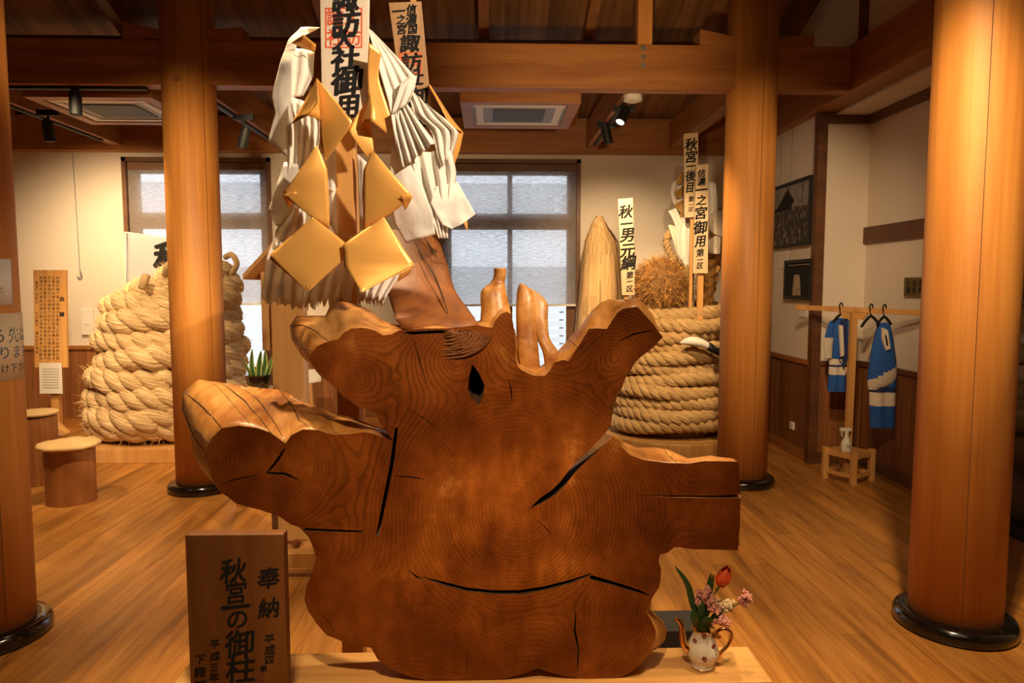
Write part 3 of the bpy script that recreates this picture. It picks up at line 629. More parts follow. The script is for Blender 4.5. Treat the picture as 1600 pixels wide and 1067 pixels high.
def build_stump():
    o2, src = dens(OUT, 9); n = len(o2)
    # wobble outline slightly so it reads as sawn, not traced
    hs = [dens(h, 8)[0] for h in HOLES]
    pts = [V(p) for p in o2]; edges = [(i, (i + 1) % n) for i in range(n)]
    for h in hs:
        b = len(pts); pts += [V(p) for p in h]; edges += [(b + i, b + (i + 1) % len(h)) for i in range(len(h))]
    hspan = []; b = n
    for h in hs: hspan.append((b, b + len(h))); b += len(h)
    g = 8.0; y = 470
    while y < 1065:
        x = 320
        while x < 1160:
            p = (x + random.uniform(-2, 2), y + random.uniform(-2, 2))
            if inside(p, OUT) and segd(p, OUT) > 4 and all(segd(p, h) > 3.5 for h in HOLES) and not any(inside(p, h) for h in HOLES): pts.append(V(p))
            x += g
        y += g
    vs, es, fs, ov, oe, of = delaunay_2d_cdt(pts, edges, [], 1, 1e-4)
    bm = BM(); lay = bm.verts.layers.float.new('ring')
    bv = []
    for p in vs:
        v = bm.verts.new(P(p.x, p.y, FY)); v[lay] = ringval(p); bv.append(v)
    for f in fs:
        c = (sum(vs[i].x for i in f) / 3, sum(vs[i].y for i in f) / 3)
        if not inside(c, OUT) or any(inside(c, h) for h in HOLES): continue
        bm.faces.new([bv[i] for i in f])
    # map input outline index -> output vertex
    idx = {}
    for oi, l in enumerate(ov):
        for q in l: idx[q] = oi
    ring0 = [bv[idx[i]] for i in range(n)]
    # back positions interpolated along the outline
    keys = sorted((OUT.index(kx), v) for kx, v in BACK.items()); NO = len(OUT)
    def back(s):
        for a in range(len(keys)):
            i0, b0 = keys[a]; i1, b1 = keys[(a + 1) % len(keys)]
            j1 = i1 if a + 1 < len(keys) else i1 + NO
            ss = s if s >= keys[0][0] else s + NO
            if i0 <= ss <= j1:
                t = (ss - i0) / max(j1 - i0, 1e-9); return [b0[q] + (b1[q] - b0[q]) * t for q in range(3)]
    B = []
    for i in range(n):
        x, y, d = back(src[i]); B.append(P(x, y, FY + d))
    rings = [ring0]; NS = 9
    for j in range(1, NS + 1):
        t = j / NS; r = []
        for i in range(n):
            a = ring0[i].co; e = B[i]; p = a.lerp(e, t)
            tt = V(B[(i + 1) % n] - B[i - 1]); nn = V((tt.z, 0, -tt.x)); nn = nn.normalized() if nn.length > 1e-6 else V((0, 0, 0))
            nzv = noise.noise(p * 9) * 0.022 + noise.noise(p * 24) * 0.009
            p = p + nn * (nzv * math.sin(PI * min(1, t * 1.3))) * 0.8
            if j == NS: p = p + V((0, 0.02 * noise.noise(p * 6), 0))
            v = bm.verts.new(p); v[lay] = 0; r.append(v)
        rings.append(r)
    nf = len(bm.faces)
    for j in range(NS):
        for i in range(n):
            i2 = (i + 1) % n
            f = bm.faces.new((rings[j][i], rings[j + 1][i], rings[j + 1][i2], rings[j][i2]))
            sx = o2[i]; f.material_index = 2 if (826 <= sx[0] <= 950 and 683 <= sx[1] <= 797 and 81 <= src[i] < 95) else 1; f.smooth = True
    v2, e2, f2, ov2, _, _ = delaunay_2d_cdt([V(p) for p in o2], [(i, (i + 1) % n) for i in range(n)], [], 1, 1e-4)
    inv = {oi: l[0] for oi, l in enumerate(ov2) if l}
    for f in f2:
        c = (sum(v2[i].x for i in f) / 3, sum(v2[i].y for i in f) / 3)
        if inside(c, o2) and all(i in inv for i in f):
            try: bm.faces.new([rings[-1][inv[i]] for i in f][::-1]).material_index = 1
            except ValueError: pass
    # cracks: walls run back into the wood and close
    for hi_, (a, b2) in enumerate(hspan):
        top = [bv[idx[i]] for i in range(a, b2)]; m = len(top); cen = sum((v.co for v in top), V()) / m
        low = [bm.verts.new(v.co.lerp(cen, 0.35) + V((0, 0.15 if hi_ == 1 else 0.085, 0))) for v in top]
        for i in range(m): bm.faces.new((top[i], low[i], low[(i + 1) % m], top[(i + 1) % m])).material_index = 2
        bm.faces.new(low).material_index = 2
    for (kx, drift, j0, j1, w) in (((352,669), -2, 0, NS, .003), ((392,669), -3, 0, NS, .0018), ((420,676), -5, 0, NS, .004), ((446,693), -6, 0, NS - 1, .003), ((331,690), -2, 0, NS, .003), ((490,671), -4, 0, NS, .0025), ((530,678), -3, 0, NS - 2, .002), ((514,533), -3, 0, NS, .002), ((488,552), -2, 0, NS, .002), ((900,545), -2, 0, NS, .002), ((324,721), 2, 0, NS, .003), ((1060,724), -3, 0, NS, .002)):
        cb = BM(); i0_ = min(range(n), key=lambda q: (o2[q][0] - kx[0]) ** 2 + (o2[q][1] - kx[1]) ** 2); pts = []
        for j in range(j0, j1 + 1):
            fi = i0_ + drift * (j - j0) / NS; a_ = int(math.floor(fi)); fr_ = fi - a_
            pts.append(rings[j][a_ % n].co.lerp(rings[j][(a_ + 1) % n].co, fr_))
        pts = catmull(pts, 24); tube(cb, pts, [0.8 * w * (0.25 + 0.75 * math.sin(PI * (0.08 + 0.88 * q / 24))) for q in range(25)], 6); obj('drying_crack', cb, M['crackwood'], stump)
    for v in bm.verts: v.co.z = max(v.co.z, BZ + 0.0008)
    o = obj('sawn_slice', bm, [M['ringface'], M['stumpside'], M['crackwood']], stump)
build_stump()
def limb(rows, seg=22, nz=0.006, sub=5, fs=9):
    """rows: (left px, right px, py, depth, depth ratio) -> knotty lofted limb"""
    bm = BM(); cs = [[V((P(l, y, Y).x, P(r, y, Y).x, Y)), V(((P(l, y, Y).z + P(r, y, Y).z) / 2, k, 0))] for l, r, y, Y, k in rows]
    a = catmull([c[0] for c in cs], sub * (len(cs) - 1)); b = catmull([c[1] for c in cs], sub * (len(cs) - 1)); rings = []
    for (x0, x1, Y), (z, k, _) in zip(a, b):
        cx, rr = (x0 + x1) / 2, max(0.003, (x1 - x0) / 2); ring = []
        for s in range(seg):
            t = 2 * PI * s / seg; p = V((cx + rr * math.cos(t), Y + rr * k * math.sin(t), z))
            q = 1 + noise.noise(V((p.x * fs, p.y * fs, p.z * 4))) * nz / 0.04 * 0.6
            ring.append(bm.verts.new(V((cx + (p.x - cx) * q, Y + (p.y - Y) * q, z))))
        rings.append(ring)
    for i in range(len(rings) - 1):
        for s in range(seg): bm.faces.new((rings[i][s], rings[i][(s + 1) % seg], rings[i + 1][(s + 1) % seg], rings[i + 1][s])).smooth = True
    bm.faces.new(rings[0]); bm.faces.new(rings[-1][::-1]); return bm
M['rootwood'] = wood('upper_root_wood', (0.13, 0.036, 0.006), (0.25, 0.080, 0.013), (14, 10, 2.2), 0.55, 0.2)
ur = obj('upper_root', limb([(586, 680, 360, 2.92, .55), (590, 690, 385, 2.86, .55), (592, 698, 410, 2.78, .55), (598, 706, 440, 2.69, .5), (606, 716, 462, 2.60, .5), (614, 735, 486, 2.49, .5), (619, 744, 500, 2.39, .5), (624, 748, 508, 2.36, .5), (626, 746, 513, 2.35, .45)], nz=0.002), M['rootwood'], stump, label='long cracked root rising behind the paper streamers')
for pts in ([(648, 378, 2.765), (661, 402, 2.69), (676, 425, 2.62), (686, 448, 2.555), (694, 470, 2.475), (700, 490, 2.40)], [(664, 372, 2.79), (676, 392, 2.735), (683, 402, 2.705)]):
    bm = BM(); tube(bm, catmull([P(*p) for p in pts], 12), [0.0015 + 0.0025 * math.sin(PI * i / 12) for i in range(13)], 6); obj('drying_crack', bm, M['crackwood'], ur)
bm = BM()                                                            # torn fibres below the root
for i in range(26):
    f = (i + 0.5) / 26; rx, ry = 12 + 66 * f, 4 + 44 * f; t1 = random.uniform(80, 100)
    pts = [P(693 + rx * math.cos(math.radians(a)) + random.uniform(-1, 1), 514 + ry * math.sin(math.radians(a)) + random.uniform(-1, 1), FY + 0.002 - 0.008 * math.sin(PI * j / 8)) for j, a in enumerate([2 + (t1 - 2) * q / 8 for q in range(9)])]
    tube(bm, catmull(pts, 16), [0.0008 + 0.0026 * random.uniform(.6, 1.2) * math.sin(PI * j / 16) for j in range(17)], 6)
obj('torn_fibres', bm, M['rootwood'], stump, smooth=True, kind='stuff')
obj('knobbed_prong', limb([(771, 791, 419, 2.47, .9), (771, 791, 430, 2.47, .9), (766, 789, 441, 2.47, .9), (752, 791, 453, 2.46, .9), (750, 794, 468, 2.45, .9), (751, 797, 484, 2.44, .9), (750, 800, 505, 2.42, .7), (752, 803, 540, 2.40, .5)], nz=0.004), M['stumpside'], stump)
pg = obj('split_prong', limb([(812, 818, 443, 2.5, .8), (808, 830, 454, 2.5, .8), (806, 836, 475, 2.49, .8), (806, 838, 510, 2.48, .8), (808, 842, 550, 2.46, .8), (810, 846, 592, 2.44, .7)], nz=0.005), M['stumpside'], stump)
obj('side_fork', limb([(815, 820, 446, 2.53, .5), (818, 838, 456, 2.53, .5), (824, 855, 473, 2.52, .5), (828, 856, 500, 2.5, .6), (838, 859, 528, 2.48, .7), (848, 873, 552, 2.46, .8), (852, 872, 585, 2.44, .7)], nz=0.003), M['stumpside'], pg)

# bench
gL = G(445, 1030, BZ); b0 = G(1208, 1065, BZ); b1 = G(1170, 1014, BZ)
t = thing('low_bench', 'low pale plank bench under the stump and the flower pot', 'bench', (0.1, 2.32, 0))
yf, yb = b0.y, b1.y + 0.02
bm = BM(); box(bm, G(285, 1050, BZ).x, (b0.x + b1.x) / 2, yf, yb, BZ - 0.06, BZ); obj('plank_top', bm, M['bench'], t, bevel=0.004)
for x in (-0.85, 0.1, 0.8): obj('leg', bx(x - 0.05, x + 0.05, yf + 0.04, yb - 0.02, 0, BZ - 0.061), M['bench'], t)

# ------------------------------------------------------------------ pole with paper streamers
GY = 2.62
gx = (P(531, 640, GY).x + P(562, 640, GY).x) / 2
go = thing('streamer_pole', 'tall square post hung with gold and white zigzag paper behind the stump', 'ritual streamer', (gx, GY, 0))
obj('post', bx(gx - 0.040, gx + 0.040, GY - 0.03, GY + 0.05, 0, 2.95), M['cypress'], go, bevel=0.003)
obj('shelf_foot', bx(gx - 0.22, gx + 0.22, GY - 0.03, GY + 0.2, 0, 0.08), M['cypress'], go)
def plaque(parent, corners, Y, thick, mat, chars, red=None, bold=0.02, Y2=None):
    """corners: photo outline of the front face; a board with brushed lettering"""
    Y2 = Y2 or Y
    bm = BM(); prism(bm, [P(x, y, Y) for x, y in corners], (0, thick, 0)); b = obj('plaque', bm, mat, parent, bevel=0.0015)
    bm = BM()
    for ch, x, y, s, w in chars: put(bm, ch, P(x, y, Y), s / F * Y * 1.06, (1, 0, 0), (0, 0, 1), (0, -1, 0), bold, w, 0.10)
    obj('lettering', bm, M['ink'], b)
    if red:
        x0, y0, x1, y1, cs = red; bm = BM(); w = 2.2
        for a, bb, c, d in ((x0, y0, x1, y0 + w), (x0, y1 - w, x1, y1), (x0, y0 + w, x0 + w, y1 - w), (x1 - w, y0 + w, x1, y1 - w)):
            prism(bm, [P(q, r, Y - 0.0006) for q, r in ((a, bb), (c, bb), (c, d), (a, d))], (0, 0.0004, 0))
        for ch, x, y, s in cs: put(bm, ch, P(x, y, Y), s / F * Y, (1, 0, 0), (0, 0, 1), (0, -1, 0), 0.015, 1.0, 0.0, 0.0008)
        obj('seal', bm, M['red'], b)
    return b
plaque(go, [(499, -62), (577, -62), (574, 165), (546, 189), (542, 189), (503, 165)], 2.50, 0.02, M['plaque_w'],
       [('諏', 541, -2, 40, 1.05), ('訪', 541, 36, 42, 1.05), ('大', 538, 62, 32, 1.1), ('社', 540, 92, 38, 1.15), ('御', 542, 128, 42, 1.15), ('用', 543, 166, 38, 1.0)],
       (508, 12, 566, 75, [('諏', 524, 28, 28), ('大', 550, 27, 26), ('社', 524, 59, 28), ('訪', 551, 58, 28)]), 0.035)
plaque(go, [(607, 4), (658, 2), (667, 100), (677, 207), (640, 190), (620, 100)], 2.72, 0.018, M['plaque_b'],
       [('信', 643, 15, 16, 1), ('濃', 643, 31, 17, 1), ('国', 645, 46, 15, 1), ('一', 623, 18, 20, 1), ('之', 627, 31, 15, 1), ('宮', 628, 46, 16, 1), ('諏', 641, 68, 28, 1.1), ('訪', 643, 98, 30, 1.1), ('社', 648, 122, 26, 1.1), ('御', 651, 153, 32, 1.1), ('用', 657, 186, 28, 0.9)],
       (624, 82, 658, 116, [('社', 633, 99, 20), ('大', 650, 99, 18)]), 0.03)
bm = BM(); beam(bm, (P(650, 100, 2.76).x, 2.76, 2.3), (P(644, 0, 2.76).x, 2.76, 2.95), 0.02, 0.02); beam(bm, (gx, GY + 0.04, 2.42), (P(652, 150, 2.75).x, 2.752, 2.42), 0.02, 0.02); obj('plaque_batten', bm, M['cypress'], go)
def streamer(name, mat, sheets, label=None, nu=10, nv=14):
    bm = BM()
    for i, s in enumerate(sheets):
        kw = dict(s[2]) if len(s) > 2 else {}
        sheet(bm, s[0], s[1], kw.pop('nu', nu), kw.pop('nv', nv), seed=i * 1.7, **kw)
    return obj(name, bm, mat, go, smooth=True, solid=0.0012, label=label)
y0 = 2.46
# gold zigzags, left chain then right chain
streamer('gold_streamer', M['gold'], [
    ([(474, 54, 2.46), (455, 67, 2.50)], [(494, 70, 2.50), (492, 82, 2.52)], dict(sharp=True, nu=4, nv=3)),
    ([(495, 122, 2.42), (476, 158, 2.43), (455, 194, 2.46)], [(495, 122, 2.42), (499, 160, 2.395), (480, 181, 2.40)], dict(sharp=True, nu=5, nv=6)),
    ([(495, 122, 2.42), (494, 155, 2.405), (480, 181, 2.40)], [(495, 122, 2.42), (498, 155, 2.43), (501, 187, 2.44)], dict(sharp=True, nu=4, nv=6)),
    ([(495, 122, 2.43), (500, 190, 2.455), (500, 222, 2.46), (509, 252, 2.45)], [(495, 122, 2.43), (526, 158, 2.44), (552, 192, 2.42), (509, 252, 2.45)], dict(sharp=True, bow=0.004)),
    ([(495, 226, 2.43), (462, 275, 2.42), (441, 304, 2.44), (486, 339, 2.45)], [(495, 226, 2.43), (511, 262, 2.44), (514, 300, 2.45), (515, 359, 2.47)], dict(sharp=True, bow=0.008)),
    ([(441, 304, 2.435), (451, 325, 2.47)], [(463, 300, 2.43), (463, 313, 2.46)], dict(sharp=True, nu=4, nv=3)),
    ([(488, 339, 2.45), (452, 371, 2.44), (418, 401, 2.44), (481, 456, 2.40)], [(488, 339, 2.45), (524, 366, 2.44), (553, 391, 2.42), (481, 456, 2.40)], dict(sharp=True, bow=0.006, nu=12, nv=16)),
], 'left gold paper zigzag')
streamer('gold_streamer', M['gold'], [
    ([(576, 66, 2.44), (574, 120, 2.47), (578, 170, 2.48), (590, 192, 2.48)], [(596, 82, 2.46), (592, 120, 2.48), (604, 160, 2.49), (610, 180, 2.49)], dict(nu=6)),
    ([(579, 146, 2.43), (571, 170, 2.42), (565, 192, 2.42)], [(579, 146, 2.43), (582, 170, 2.40), (582, 190, 2.395)], dict(sharp=True, nu=4, nv=6)),
    ([(579, 146, 2.43), (582, 170, 2.40), (582, 190, 2.395)], [(579, 146, 2.43), (600, 180, 2.44), (605, 209, 2.45)], dict(sharp=True, nu=4, nv=6)),
    ([(573, 160, 2.45), (558, 178, 2.44), (544, 205, 2.43), (573, 246, 2.46)], [(576, 160, 2.45), (577, 185, 2.455), (583, 222, 2.46), (584, 236, 2.46)], dict(sharp=True)),
    ([(583, 235, 2.45), (568, 265, 2.45), (566, 300, 2.45), (568, 358, 2.46)], [(583, 235, 2.45), (612, 270, 2.44), (646, 307, 2.44), (602, 341, 2.46)], dict(sharp=True, bow=0.008)),
    ([(625, 306, 2.43), (633, 329, 2.46)], [(646, 306, 2.43), (637, 322, 2.46)], dict(sharp=True, nu=4, nv=3)),
    ([(600, 339, 2.44), (568, 360, 2.425), (536, 382, 2.41), (538, 417, 2.40), (566, 457, 2.36)], [(600, 339, 2.44), (618, 368, 2.43), (634, 394, 2.42), (648, 414, 2.42), (566, 457, 2.36)], dict(sharp=True, bow=0.006, nu=12, nv=16)),
    ([(645, 416, 2.425), (640, 428, 2.44)], [(625, 428, 2.40), (621, 440, 2.42)], dict(sharp=True, bow=0.006, nu=5, nv=4)),
], 'right gold paper zigzag')
for L_, R_s in (([(669, 132, 2.70), (690, 170, 2.68), (702, 196, 2.70)], [(672, 132, 2.73), (704, 182, 2.74), (724, 207, 2.75)]),
                ([(717, 200, 2.74), (708, 230, 2.75), (702, 262, 2.76)], [(724, 207, 2.76), (718, 235, 2.77), (708, 262, 2.78)]),
                ([(700, 300, 2.72), (718, 330, 2.74), (726, 352, 2.76)], [(712, 296, 2.74), (728, 334, 2.76), (731, 362, 2.77)])):
    streamer('gold_streamer', M['gold'], [(L_, R_s, {})], 'gold strip at the right edge of the white paper')
# white paper
streamer('white_streamer', M['shide'], [
    ([(470, 41, 2.54), (451, 60, 2.53), (437, 95, 2.52), (424, 150, 2.52), (430, 176, 2.53), (417, 221, 2.53)], [(500, 42, 2.55), (466, 58, 2.52), (455, 95, 2.50), (456, 150, 2.51), (458, 190, 2.52), (446, 244, 2.54)], dict(sharp=True, bow=0.008, rnd=0.0045, nu=16, nv=24)),
    ([(457, 74, 2.54), (456, 110, 2.53), (456, 152, 2.54)], [(492, 80, 2.55), (490, 120, 2.54), (474, 150, 2.54)], dict(sharp=True, pleat=4, amp=0.008)),
    ([(452, 150, 2.53), (446, 200, 2.52), (446, 255, 2.54), (440, 300, 2.56)], [(497, 165, 2.54), (500, 205, 2.53), (494, 258, 2.54), (500, 330, 2.56)], dict(sharp=True, pleat=9, amp=0.008, nu=30, rnd=0.006)),
    ([(444, 252, 2.54), (430, 290, 2.53), (417, 328, 2.53), (430, 352, 2.54)], [(474, 258, 2.53), (468, 285, 2.52), (455, 330, 2.52), (440, 352, 2.53)], dict(sharp=True, rnd=0.008)),
    ([(452, 318, 2.55), (432, 360, 2.54), (428, 384, 2.54)], [(478, 330, 2.54), (474, 362, 2.54), (450, 396, 2.54)], dict(sharp=True, pleat=5, amp=0.01, nu=18, rnd=0.008)),
    ([(430, 372, 2.56), (416, 405, 2.55), (409, 440, 2.56), (406, 468, 2.57)], [(480, 380, 2.56), (478, 410, 2.55), (476, 440, 2.56), (474, 474, 2.57)], dict(sharp=True, pleat=7, amp=0.01, nu=30, rnd=0.008, ragged=0.03)),
    ([(500, 385, 2.57), (478, 430, 2.57), (474, 470, 2.58)], [(560, 400, 2.57), (556, 430, 2.57), (548, 462, 2.58)], dict(sharp=True, pleat=8, amp=0.01, nu=30, ragged=0.04)),
    ([(556, 430, 2.58), (556, 448, 2.58), (558, 462, 2.585)], [(624, 430, 2.55), (612, 450, 2.54), (600, 470, 2.53)], dict(sharp=True, pleat=9, amp=0.008, nu=30, ragged=0.03)),
    ([(508, 190, 2.56), (506, 270, 2.56), (508, 340, 2.57)], [(524, 230, 2.56), (524, 290, 2.56), (528, 370, 2.57)], dict(sharp=True, pleat=3, amp=0.006)),
    ([(505, 286, 2.5), (512, 312, 2.52)], [(522, 300, 2.5), (518, 300, 2.52)], dict(sharp=True, nu=4, nv=4)),
], 'white paper hanging left of the post')
streamer('white_streamer', M['shide'], [
    ([(574, 42, 2.52), (586, 86, 2.49), (606, 160, 2.50), (614, 200, 2.51), (626, 262, 2.54)], [(580, 46, 2.54), (622, 90, 2.56), (650, 120, 2.55), (640, 140, 2.56), (628, 160, 2.56)], dict(sharp=True, pleat=7, amp=0.007, nu=30, rnd=0.005)),
    ([(598, 130, 2.53), (614, 190, 2.52), (630, 262, 2.53)], [(626, 148, 2.56), (652, 185, 2.52), (680, 222, 2.50)], dict(sharp=True, pleat=9, amp=0.014, nu=40, rnd=0.005)),
    ([(634, 130, 2.58), (648, 178, 2.60), (672, 200, 2.60), (690, 262, 2.60)], [(672, 168, 2.68), (698, 186, 2.66), (717, 207, 2.66), (706, 242, 2.66)], dict(sharp=True, pleat=6, amp=0.014, nu=26, rnd=0.012)),
    ([(612, 225, 2.56), (606, 300, 2.55), (616, 350, 2.55), (634, 380, 2.56)], [(640, 255, 2.56), (658, 290, 2.54), (676, 330, 2.54), (680, 366, 2.56)], dict(sharp=True, bow=0.012, rnd=0.005, nu=18, nv=22)),
    ([(640, 236, 2.58), (650, 290, 2.58), (680, 350, 2.58), (686, 370, 2.60)], [(706, 236, 2.66), (712, 270, 2.64), (700, 340, 2.63), (700, 371, 2.62)], dict(sharp=True, pleat=7, amp=0.014, nu=30, rnd=0.014)),
    ([(682, 290, 2.60), (672, 316, 2.58), (690, 350, 2.58), (704, 357, 2.59)], [(716, 282, 2.64), (728, 308, 2.62), (742, 335, 2.62), (720, 350, 2.6)], dict(sharp=True, rnd=0.012, nu=16, nv=18)),
    ([(558, 240, 2.57), (560, 300, 2.57), (562, 360, 2.58)], [(580, 260, 2.56), (580, 310, 2.56), (576, 360, 2.57)], dict(sharp=True, pleat=3, amp=0.006)),
    ([(546, 372, 2.5), (556, 366, 2.5)], [(556, 376, 2.5), (568, 358, 2.5)], dict(sharp=True, nu=4, nv=4)),
    ([(640, 118, 2.5), (626, 132, 2.5), (612, 180, 2.51)], [(652, 118, 2.54), (648, 140, 2.52), (640, 160, 2.52)], dict(sharp=True, pleat=4, amp=0.012, nu=14)),
], 'white paper hanging right of the post')

# ------------------------------------------------------------------ sign board in front
SY = 2.08
t = thing('sign_board', 'dark wooden sign board with brushed black characters in the left foreground', 'sign', (P(368, 1000, SY).x, SY, 0))
zt = P(368, 835, SY).z; xl, xr = P(293, 960, SY).x, P(446, 960, SY).x
bd = obj('board', bx(xl, xr, SY, SY + 0.045, 0.12, zt), M['sign'], t, bevel=0.004)
obj('foot', bx(xl - 0.03, xl + 0.05, SY - 0.1, SY + 0.1, 0, 0.12), M['sign'], t); obj('foot', bx(xr - 0.05, xr + 0.03, SY - 0.1, SY + 0.1, 0, 0.12), M['sign'], t)
bm = BM()
for ch, x, y, s, w in [('奉', 420, 903, 38, 1), ('納', 420, 950, 36, 1), ('秋', 365, 892, 44, 1), ('宮', 369, 926, 40, 0.95), ('一', 368, 949, 50, 1), ('の', 371, 967, 38, 1), ('御', 374, 1006, 50, 1), ('柱', 376, 1046, 50, 1),
                       ('平', 421, 998, 17, 1), ('成', 422, 1015, 18, 1), ('四', 421, 1030, 16, 1), ('申', 412, 1045, 15, 0.8), ('平', 336, 1006, 17, 1), ('成', 336, 1025, 17, 1), ('三', 335, 1042, 16, 1), ('年', 335, 1058, 17, 1), ('下', 313, 1030, 18, 1), ('諏', 313, 1050, 20, 1), ('訪', 313, 1070, 20, 1), ('年', 335, 1075, 17, 1)]:
    put(bm, ch, P(x, y, SY), s / F * SY * 1.04, (1, 0, 0), (0, 0, 1), (0, -1, 0), 0.018, w, 0.08)
obj('lettering', bm, M['ink'], bd)

# ------------------------------------------------------------------ rope coils
def rope_strands(bm, path, rs, ro, pitch, ns=3, seg=8, wob=0.1):
    L = [0.0]
    for a, b in zip(path, path[1:]): L.append(L[-1] + (b - a).length)
    for kx in range(ns):
        pts, rad = [], []
        for i, p in enumerate(path):
            t = (path[min(i + 1, len(path) - 1)] - path[max(i - 1, 0)]).normalized(); s = t.cross(V((0, 0, 1))).normalized(); b = s.cross(t)
            ph = -2 * PI * L[i] / pitch + 2 * PI * kx / ns
            pts.append(p + (s * math.cos(ph) + b * math.sin(ph)) * ro); rad.append(rs * (1 + wob * noise.noise(p * 7 + V((kx * 3, 0, 0))) + 0.25 * wob * noise.noise(p * 26)))
        tube(bm, pts, rad, seg, jit=wob * 0.22)
def coil_path(c, layers, step=0.04, rough=1.0, zmin=0.0):
    """layers: (centre dx, centre dy, radius, z) keys, one turn each"""
    out = []; n = len(layers) - 1; per = max(24, int(2 * PI * layers[0][2] / step))
    for i in range(n * per + 1):
        t = i / per; kx = min(int(t), n - 1); f = t - kx
        a, b = layers[kx], layers[kx + 1]; q = [a[j] + (b[j] - a[j]) * f for j in range(4)]
        an = 2 * PI * t + 0.4
        wv = rough * (0.025 * math.sin(an * 2.3 + kx * 1.9) + 0.02 * noise.noise(V((t * 5, 3.3, 0))))
        out.append(V((c[0] + q[0] + (q[2] + wv) * math.cos(an), c[1] + q[1] + (q[2] + wv) * math.sin(an), max(zmin, q[3] + rough * (0.018 * math.sin(an * 3.1 + kx * 2.3) + 0.035 * noise.noise(V((t * 3.1, 0, 7.7))))))))
    return out
def fuzz(bm, path, n, spread, length, w=0.0012):
    for _ in range(n):
        p = random.choice(path); d = V((random.gauss(0, 1), random.gauss(0, 1), random.gauss(0, 1))).normalized()
        a = p + d * spread * random.uniform(0.85, 1.0); e = a + (d + V((random.gauss(0, .6), random.gauss(0, .6), random.gauss(0, .6)))).normalized() * length * random.uniform(0.4, 1)
        m = (a + e) / 2 + V((random.gauss(0, .1), random.gauss(0, .1), random.gauss(0, .1))) * length
        s = V((random.gauss(0, 1), random.gauss(0, 1), random.gauss(0, 1))).normalized() * w
        f = [bm.verts.new(q) for q in (a - s, a + s, m + s * .8, m - s * .8)]; bm.faces.new(f); g = bm.verts.new(e); bm.faces.new((f[3], f[2], g))
LC = (P(262, 600, 7.14).x, 7.14)
t = thing('display_platform', 'low pale timber platform under the left straw rope coil', 'platform', (LC[0], LC[1], 0))
obj('deck', bx(LC[0] - 0.72, LC[0] + 0.95, 6.36, 7.95, 0, 0.13), M['cypress'], t, bevel=0.004)
lay = [(0.03, 0, 0.62, 0.262), (0.02, 0, 0.645, 0.30), (0.02, 0, 0.645, 0.44), (0.02, 0, 0.635, 0.61), (0.04, 0, 0.60, 0.79), (0.07, 0, 0.585, 0.97), (0.06, 0, 0.55, 1.15), (0.08, 0, 0.53, 1.32), (0.12, 0, 0.50, 1.47), (0.26, 0.1, 0.32, 1.62), (0.30, 0.1, 0.26, 1.72)]
path = coil_path(LC, lay, 0.03, 1.0, 0.262)
t = thing('straw_rope_coil', 'thick shaggy straw rope coiled in a tall pile on the left platform', 'rope', (LC[0], LC[1], 0.13))
bm = BM(); rope_strands(bm, path, 0.068, 0.060, 0.46, seg=14, wob=0.34); obj('rope', bm, M['rope'], t, smooth=True)
bm = BM(); fuzz(bm, path, 16000, 0.124, 0.10, 0.0018); obj('loose_straw', bm, M['fibre'], t, kind='stuff')
bm = BM(); tube(bm, catmull([P(352, 402, 6.9), P(362, 398, 6.85), P(370, 412, 6.85), P(362, 428, 6.9)], 18), 0.028, 8); obj('rope_end', bm, M['rope'], t, smooth=True); bm = BM()
tube(bm, catmull([P(258, 430, 6.62), P(262, 415, 6.55), P(272, 405, 6.6)], 10), 0.03, 8); obj('rope_end', bm, M['rope'], t, smooth=True); bm = BM(); tube(bm, catmull([P(222, 450, 6.6), P(226, 438, 6.58), P(229, 430, 6.6)], 6), 0.035, 8)
obj('rope_end', bm, M['rope'], t, smooth=True)
RC = (P(1050, 600, 7.1).x, 7.1)
t = thing('display_platform', 'low round pale timber platform under the right hemp rope coil', 'platform', (RC[0], RC[1], 0))
bm = BM(); lathe(bm, (RC[0], RC[1], 0), [(0.74, 0), (0.74, 0.12), (0.735, 0.13)], 12); obj('deck', bm, M['cypress'], t)
lay = [(0, 0, 0.58, 0.215)] + [(0.01 * math.sin(i), 0, 0.585 - 0.004 * i + 0.02 * math.sin(i * 2.1), 0.205 + 0.106 * i) for i in range(1, 12)]
path = coil_path(RC, lay, 0.03, 0.9, 0.211)
t = thing('hemp_rope_coil', 'neat twisted hemp rope coiled in a drum on the right platform', 'rope', (RC[0], RC[1], 0.13))
bm = BM(); rope_strands(bm, path, 0.041, 0.037, 0.25, seg=9, wob=0.14); obj('rope', bm, M['rope2'], t, smooth=True)
bm = BM(); fuzz(bm, path, 1200, 0.07, 0.03, 0.0008); obj('loose_fibre', bm, M['fibre'], t, kind='stuff')
bm = BM(); lathe(bm, (RC[0], RC[1], 0.14), [(0.46, 0), (0.46, 0.98), (0.3, 0.99)], 24); obj('inner_drum', bm, M['brownfibre'], t)
